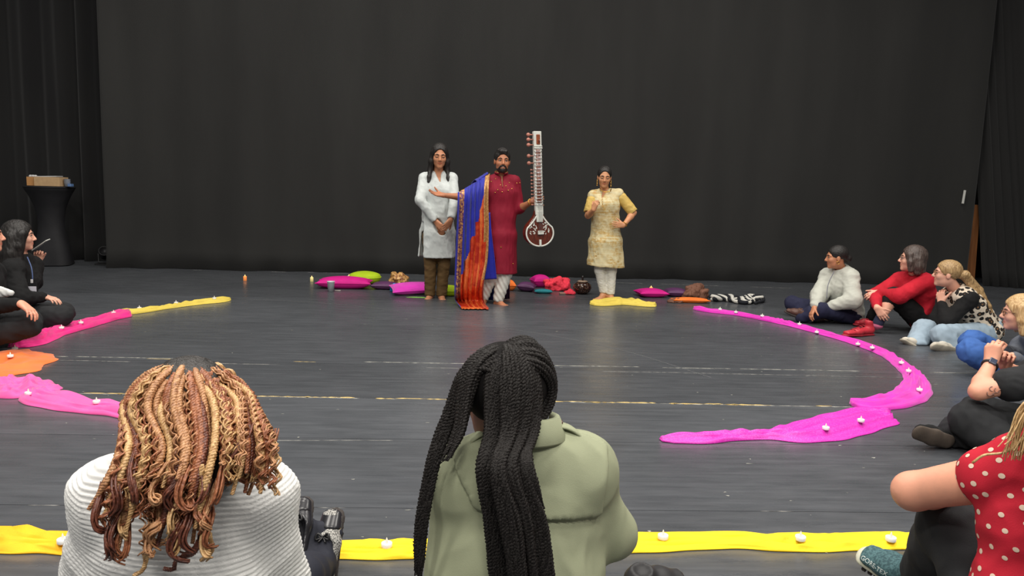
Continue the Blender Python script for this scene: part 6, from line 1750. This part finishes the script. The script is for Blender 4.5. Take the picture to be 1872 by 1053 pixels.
scarf('bright yellow scarf stretched along the front of the ring', [(520, 1010, 0.12, 0.03), (600, 1009, 0.12, 0.03), (700, 1010, 0.12, 0.034), (800, 1006, 0.12, 0.038), (950, 1002, 0.12, 0.034), (1100, 999, 0.12, 0.03), (1200, 995, 0.12, 0.034), (1330, 993, 0.103, 0.034), (1440, 996, 0.12, 0.038), (1560, 992, 0.129, 0.034), (1680, 992, 0.129, 0.03), (1800, 996, 0.12, 0.03)], YELLOW, 18, folds=5, rough=.42, nstep=.008)

# ---- tea lights
WAX = plain('tea_light_white', srgb(226, 226, 224), .45); FLAME = plain('tea_light_flame', srgb(246, 240, 224), .3)
_cup = lathe([(.001, .002), (.0185, .001), (.019, .003), (.019, .0155), (.0175, .0165), (.016, .0140), (.008, .0135), (.001, .0135)], 20)
_fl = lathe([(.001, .012), (.0042, .0135), (.0050, .019), (.0036, .027), (.0014, .034), (.0002, .036)], 10)
_tl = None
def tea_light(px, py, label, group, z=.045):
    global _tl
    c = G(px, py, z); z = rest_z(c[0], c[1]); c = G(px, py, z + .01); z = rest_z(c[0], c[1])
    if _tl is None:
        me = mesh_np('cup', *_cup, [WAX]).data; mf = mesh_np('flame', *_fl, [FLAME]).data
        for o in [o for o in COL.objects if o.data in (me, mf)]: bpy.data.objects.remove(o)
        _tl = (me, mf)
    root = empty('tea_light', (c[0], c[1], z), label, 'candle', group)
    for nm, me in zip(('cup', 'flame'), _tl):
        o = bpy.data.objects.new(nm, me); COL.objects.link(o); o.parent = root
ORD = ['first', 'second', 'third', 'fourth', 'fifth', 'sixth', 'seventh', 'eighth', 'ninth', 'tenth']
for i, (x, y) in enumerate([(1316, 571), (1345, 575), (1393, 583), (1461, 598), (1493, 609), (1568, 632), (1594, 641), (1648, 663), (1661, 678), (1681, 712)]):
    tea_light(x, y, f'{ORD[i]} white tea light from the far end of the curving magenta scarf', 'tea lights on the curving magenta scarf', .04)
tea_light(1574, 768, 'white tea light on the sequinned magenta scarf nearer its wide end', 'tea lights on the sequinned scarf', .05)
tea_light(1509, 791, 'white tea light in the middle of the sequinned magenta scarf', 'tea lights on the sequinned scarf', .05)
for x, y, lb in ((707, 995, 'white tea light on the front yellow scarf between the two people seen from behind'), (1212, 982, 'white tea light on the front yellow scarf right of the green jacket'),
                 (1463, 987, 'white tea light in the middle of the front yellow scarf'), (1628, 990, 'white tea light on the front yellow scarf above the hiking shoe'), (115, 988, 'white tea light on the amber scarf beside the white jacket')):
    tea_light(x, y, lb, 'tea lights along the front', .045)
for x, y, lb in ((148, 592, 'white tea light on the far half of the hot pink scarf'), (208, 580, 'white tea light on the hot pink scarf next to the yellow one'), (113, 608, 'white tea light near the middle of the hot pink scarf'), (27, 634, 'white tea light where the hot pink scarf meets the orange'),
                 (255, 569, 'white tea light at the near end of the thin yellow scarf'), (322, 559, 'white tea light in the middle of the thin yellow scarf'), (392, 551, 'white tea light at the far end of the thin yellow scarf'),
                 (19, 652, 'white tea light on the orange scarf heap'), (177, 745, 'white tea light on the long rose pink scarf'), (52, 722, 'white tea light on the bunched rose pink scarf')):
    tea_light(x, y, lb, 'tea lights on the left scarves', .06)

# ---- pillar candles with a warm glow
def led_candle(px, py, label, col, strength, r=.021, hh=.058):
    c = G(px, py); root = empty('pillar_candle', c, label, 'candle', 'pillar candles by the backdrop')
    v, f = lathe([(.001, .001), (r, .001), (r, hh * .94), (r * .9, hh), (r * .75, hh * .97), (.001, hh * .95)], 18, None, c)
    mesh_np('wax', v, f, [plain('candle_wax_%d' % px, col, .5, emit=(col, strength))], root)
    v, f = lathe([(.001, hh * .95), (.005, hh), (.006, hh * 1.1), (.002, hh * 1.3), (.0003, hh * 1.34)], 8, None, c)
    mesh_np('flame', v, f, [plain('candle_flame', srgb(255, 214, 140), .4, emit=(srgb(255, 200, 120), 2.0))], root)
led_candle(448, 513, 'orange glowing pillar candle farthest left on the stage floor', srgb(240, 140, 70), .55)
led_candle(570, 515, 'pale yellow pillar candle beside the pink cushion', srgb(226, 210, 140), .35)
led_candle(638, 512, 'small white candle behind the pink and lime cushions', srgb(226, 222, 214), .1)
led_candle(1190, 533, 'amber pillar candle behind the magenta cushion on the right', srgb(244, 176, 90), .5)

# ---- cushions and cloths around the performers
cushion('magenta cushion lying flat beside the plastic cup', 630, 526, .33, .18, .14, fabric('magenta_cushion', srgb(200, 24, 130), .7, .08, 240, .25), .05)
cushion('round lime green cushion propped behind the plum cushion', 667, 517, .21, .19, .15, LIME, .0, (.0, 0), .9)
cushion('dark plum cushion in front of the lime green one', 705, 528, .17, .13, .09, PURPLE, -.05)
rumple('tan and gold patterned cloth heaped behind the blue cloth', 728, 519, .17, .13, .16, brocade('tan_brocade', srgb(128, 78, 44), srgb(214, 168, 104), 24, .1), 21)
rumple('bright blue cloth bunched beside the pink cloth', 726, 533, .10, .06, .09, CYAN, 22, .5)
cushion('bright pink cushion cover lying behind the bare feet of the white tunic', 752, 537, .24, .17, .11, MAGENTA, .25, (.12, -.06))
heap('flat pale green cloth under the pink cushion cover', 764, 544, .12, .03, .012, fabric('green_cloth', srgb(130, 190, 90), .8), 24, ridge=.1)
cushion('lime green cushion between the standing person in white and the shawl', 822, 540, .14, .12, .12, LIME, .05)
cushion('orange cushion behind the sitar player\'s leg', 931, 530, .07, .12, .13, fabric('orange_cushion', srgb(236, 120, 48), .75), .1)
cushion('plum cushion between the orange and the magenta cushions', 962, 532, .11, .12, .11, PURPLE, -.2, (0, .08))
cushion('magenta cushion behind the coral cloth', 988, 524, .12, .12, .16, fabric('magenta_cushion', srgb(200, 24, 130), .7), .2)
cushion('teal cushion peeking out under the coral cloth', 993, 536, .11, .07, .05, TEAL, .0)
rumple('crumpled coral red cloth piled beside the lidded pot', 1020, 530, .20, .15, .19, CORAL, 27, .1)
rumple('small coral red cloth corner trailing towards the lidded pot', 1041, 538, .06, .06, .06, CORAL, 28, .1)
scarf('folded yellow cloth under the bare feet of the gold tunic', [(1079, 557, .12, .05), (1095, 557, .22, .06), (1125, 555, .26, .08), (1150, 556, .22, .07), (1180, 559, .18, .06), (1198, 559, .14, .05)], YELLOW2, 29, name='cloth', cat='cloth', rough=.35)
cushion('magenta cushion at the left of the right-hand pile', 1190, 542, .18, .15, .10, fabric('magenta_cushion', srgb(200, 24, 130), .7), .1)
cushion('plum cushion under the brown cloth', 1236, 541, .14, .14, .10, PURPLE, -.05)
cushion('orange cushion almost hidden by the brown cloth', 1262, 553, .22, .07, .06, fabric('orange_cushion', srgb(236, 120, 48), .75), .0)
rumple('sheer brown cloth crumpled over the cushions on the right', 1270, 545, .20, .13, .19, BROWNC, 31, .0)
rumple('trailing end of sheer brown cloth left of the brown heap', 1236, 553, .10, .05, .05, BROWNC, 32, .2)
# black and white scarf, loosely braided
bw_w = fabric('braid_cloth_white', srgb(196, 194, 186), .85); bw_b = fabric('braid_cloth_black', srgb(26, 28, 34), .85)
root = empty('braided_scarf', G(1350, 551), 'black and white scarf loosely braided beside the brown cloth', 'scarf')
path = spline([G(x, y) + V(0, 0, .045) for x, y in ((1300, 551), (1330, 551), (1360, 556), (1375, 551), (1392, 553))], 70); t_, n_, b_ = frames(path, (0, 0, 1)); ss = np.linspace(0, 1, 70)
for k in range(4):
    a = ss * 22 + k * 1.57; pp = path + (.028 * np.cos(a))[:, None] * n_ * .7 + (.05 * np.sin(a * .9))[:, None] * b_
    pp[:, 2] = np.maximum(pp[:, 2], .024); v, f = tube_np(pp, .022 + .004 * np.sin(ss * 30), 8); mesh_np('cloth_strand', v, f, [bw_w if k % 2 == 0 else bw_b], root)
tube('cloth_strand', [G(1372, 553) + V(0, 0, .03), G(1388, 548) + V(0, 0, .05), G(1396, 553) + V(0, 0, .03), G(1380, 557) + V(0, 0, .02)], .018, bw_b, root, 24, 8)
# lidded pot
pc = G(1064, 537); pot = empty('lidded_pot', pc, 'round dark brown lidded pot with speckled beads on the stage floor', 'pot')
pm = NT('pot_glaze'); pn = pm.noise(pm.coord(), 70, 2, .6); pm.base(pm.ramp(pn, [(.55, srgb(44, 20, 14)), (.66, srgb(150, 116, 92))])); pm.set(Roughness=.18)
v, f = lathe([(.001, .002), (.055, .002), (.095, .03), (.115, .075), (.105, .115), (.075, .14), (.06, .146), (.055, .15)], 32, None, pc); mesh_np('pot_body', v, f, [pm.m], pot)
v, f = lathe([(.056, .148), (.066, .150), (.066, .158), (.05, .166), (.001, .168)], 28, None, pc); ld = mesh_np('lid', v, f, [plain('lid_wood', srgb(150, 128, 110), .5, noise=.2)], pot)
v, f = lathe([(.001, .166), (.012, .167), (.010, .185), (.016, .2), (.012, .222), (.001, .226)], 16, None, pc); mesh_np('lid_knob', v, f, [plain('knob_dark', srgb(34, 28, 26), .35)], ld)
c_ = G(1032, 538); bm = bmesh.new(); bm_box(bm, (c_[0], c_[1], .012), (.13, .05, .022), Matrix.Rotation(.1, 3, 'Z'), .006)
o = finish_bm('small_case', bm, [plain('case_tan', srgb(150, 116, 104), .6, noise=.2)]); tag(o, 'small tan case lying in front of the coral cloth', 'case')
# plastic cup and its spoon
cc = G(605, 533); t = NT('clear_plastic'); t.set(Roughness=.25); t.base(srgb(200, 206, 210)); t.b.inputs['Transmission Weight'].default_value = .25; t.b.inputs['IOR'].default_value = 1.3
v, f = lathe([(.001, .002), (.034, .002), (.044, .118), (.046, .120), (.043, .119), (.033, .005), (.001, .005)], 28, None, cc); cup = empty('plastic_cup', cc, 'clear plastic cup standing in front of the magenta cushion', 'cup')
mesh_np('cup_wall', v, f, [t.m], cup); ring_between('rim', cc + V(0, 0, .12), (0, 0, 1), .0455, .0022, plain('cup_rim', srgb(216, 220, 222), .3), cup, 28)
v, f = lathe([(.001, .006), (.0335, .006), (.038, .055), (.001, .056)], 24, None, cc); mesh_np('drink', v, f, [plain('water_pale', srgb(178, 184, 186), .2)], cup)
sp = G(617, 532); o = tube('wooden_stirrer', [sp + V(-.03, 0, .006), sp + V(.035, .01, .006)], .007, plain('stirrer', srgb(206, 200, 190), .6), None, None, 6, flat=.5); tag(o, 'short pale stirrer lying beside the plastic cup', 'stirrer')

# ---- tall table at the left with boxes
tc = G(98, 484); tc = V(tc[0], tc[1], 0)
tb = empty('cocktail_table', tc, 'tall cocktail table in a black stretch cover at the left drape', 'table')
stretch = fabric('black_stretch', srgb(30, 30, 33), .7, .12, 300, .15)
n_, prof = 48, [(.29, .012), (.25, .20), (.19, .42), (.165, .60), (.19, .80), (.26, .98), (.31, 1.07), (.315, 1.10)]
pr = spline(prof, 36); th = np.arange(n_) * 2 * np.pi / n_
foot = np.clip(1 - pr[:, 1] / .6, 0, 1)[:, None] * (.5 + .5 * np.cos(4 * (th[None] + .5)))
rr_ = pr[:, 0][:, None] * (1 - .18 * np.clip(1 - pr[:, 1] / .6, 0, 1)[:, None]) + .05 * foot
v = np.stack([rr_ * np.cos(th), rr_ * np.sin(th), np.broadcast_to(pr[:, 1][:, None], rr_.shape)], -1).reshape(-1, 3) + tc
i, j = np.meshgrid(np.arange(35), np.arange(n_), indexing='ij'); a = i * n_ + j; b_ = i * n_ + (j + 1) % n_
mesh_np('stretch_cover', v, np.stack([a, b_, b_ + n_, a + n_], -1).reshape(-1, 4), [stretch], tb)
v, f = lathe([(.001, 1.085), (.316, 1.085), (.32, 1.095), (.316, 1.108), (.001, 1.11)], 48, None, tc); mesh_np('table_top', v, f, [stretch], tb)
ZT_ = 1.112
card = plain('cardboard', srgb(190, 158, 118), .85, noise=.08); pap = plain('paper_white', srgb(206, 206, 206), .8)
def crate(px, py, size, label, mat, rz=0.0, name='cardboard_box'):
    c = P(px, py, tc[1] - .08); root = empty(name, (c[0], c[1], ZT_), label, 'box'); w_, d_, h_ = size; tk = .006; Rz = Matrix.Rotation(rz, 3, 'Z')
    for nm, off, sz in (('box_base', (0, 0, tk / 2), (w_, d_, tk)), ('box_side', (0, -d_ / 2, h_ / 2), (w_, tk, h_)), ('box_side', (0, d_ / 2, h_ / 2), (w_, tk, h_)), ('box_end', (-w_ / 2, 0, h_ / 2), (tk, d_ + tk, h_)), ('box_end', (w_ / 2, 0, h_ / 2), (tk, d_ + tk, h_))):
        bm = bmesh.new(); o_ = Rz @ Vector(off); bm_box(bm, (c[0] + o_.x, c[1] + o_.y, ZT_ + o_.z), sz, Rz, .0015); finish_bm(nm, bm, [mat], root)
    return root, c
crate(94, 332, (.335, .22, .125), 'long open cardboard box on the tall covered table', card)
r2, c2 = crate(61.5, 332, (.10, .14, .12), 'small orange-brown box of tissues at the left of the tall table', plain('cardboard_orange', srgb(190, 138, 84), .85))
for k in range(4): heap_c = c2 + V(-.032 + .021 * k, -.01 + .01 * (k % 2), 0); o = soft('tissue', [('+', ell(V(heap_c[0], heap_c[1], ZT_ + .128), V(.017, .03, .02)), 0)], .006, pap, r2, wr=[(.02, .004)], seed=k)
bm = bmesh.new(); c3 = P(91, 322, tc[1] - .08); bm_box(bm, (c3[0], c3[1], ZT_ + .131), (.26, .19, .012), Matrix.Rotation(.06, 3, 'Z') @ Matrix.Rotation(-.04, 3, 'Y'), .002)
o = finish_bm('paper_stack', bm, [pap]); tag(o, 'stack of white papers lying on the long cardboard box', 'papers')
c4 = P(123, 334, tc[1] - .10)
root = empty('cup_stack', (c4[0], c4[1], ZT_), 'pale grey cup stack at the right end of the tall table', 'cups')
for k in range(3):
    v, f = lathe([(.001, 0), (.034, 0), (.042, .07), (.044, .072), (.040, .068), (.001, .01)], 20, None, (c4[0], c4[1], ZT_ + .016 * k)); mesh_np('cup', v, f, [plain('cup_grey_blue', srgb(160, 166, 176), .5)], root)
c5 = P(129, 337, tc[1] - .12); bm = bmesh.new(); bm_box(bm, (c5[0], c5[1], ZT_ + .02), (.05, .07, .038), None, .004)
o = finish_bm('blue_packet', bm, [plain('packet_blue', srgb(92, 122, 168), .5)]); tag(o, 'small blue packet on the edge of the tall table', 'packet')
# small stage lamp on the floor at the drape corner
sc0 = G(192, 484); sl = empty('stage_lamp', sc0, 'small black stage lamp on a floor bracket at the left drape corner', 'lamp')
dk = plain('lamp_black', srgb(22, 22, 24), .5); 
v, f = lathe([(.001, -.1), (.05, -.1), (.065, -.06), (.07, .08), (.078, .1), (.066, .1), (.06, .07), (.001, .06)], 20, V(.35, -.75, .5), sc0 + V(0, 0, .16)); mesh_np('lamp_can', v, f, [dk], sl)
tube('yoke', [sc0 + V(-.09, 0, .16), sc0 + V(-.09, .0, .03), sc0 + V(.09, 0, .03), sc0 + V(.09, 0, .16)], .010, dk, sl, None, 6)
bm = bmesh.new(); bm_box(bm, (sc0[0], sc0[1], .012), (.22, .16, .022), None, .004); finish_bm('base_plate', bm, [dk], sl)
v, f = sphere_np(sc0 + V(.09, -.02, .16), (.016,) * 3, None, 10, 8); mesh_np('tilt_knob', v, f, [plain('knob_grey', srgb(120, 120, 118), .4)], sl)
tube('cable', [sc0 + V(0, 0, .28), sc0 + V(.06, .1, .20), sc0 + V(.16, .12, .02)], .006, dk, sl, 16, 6)
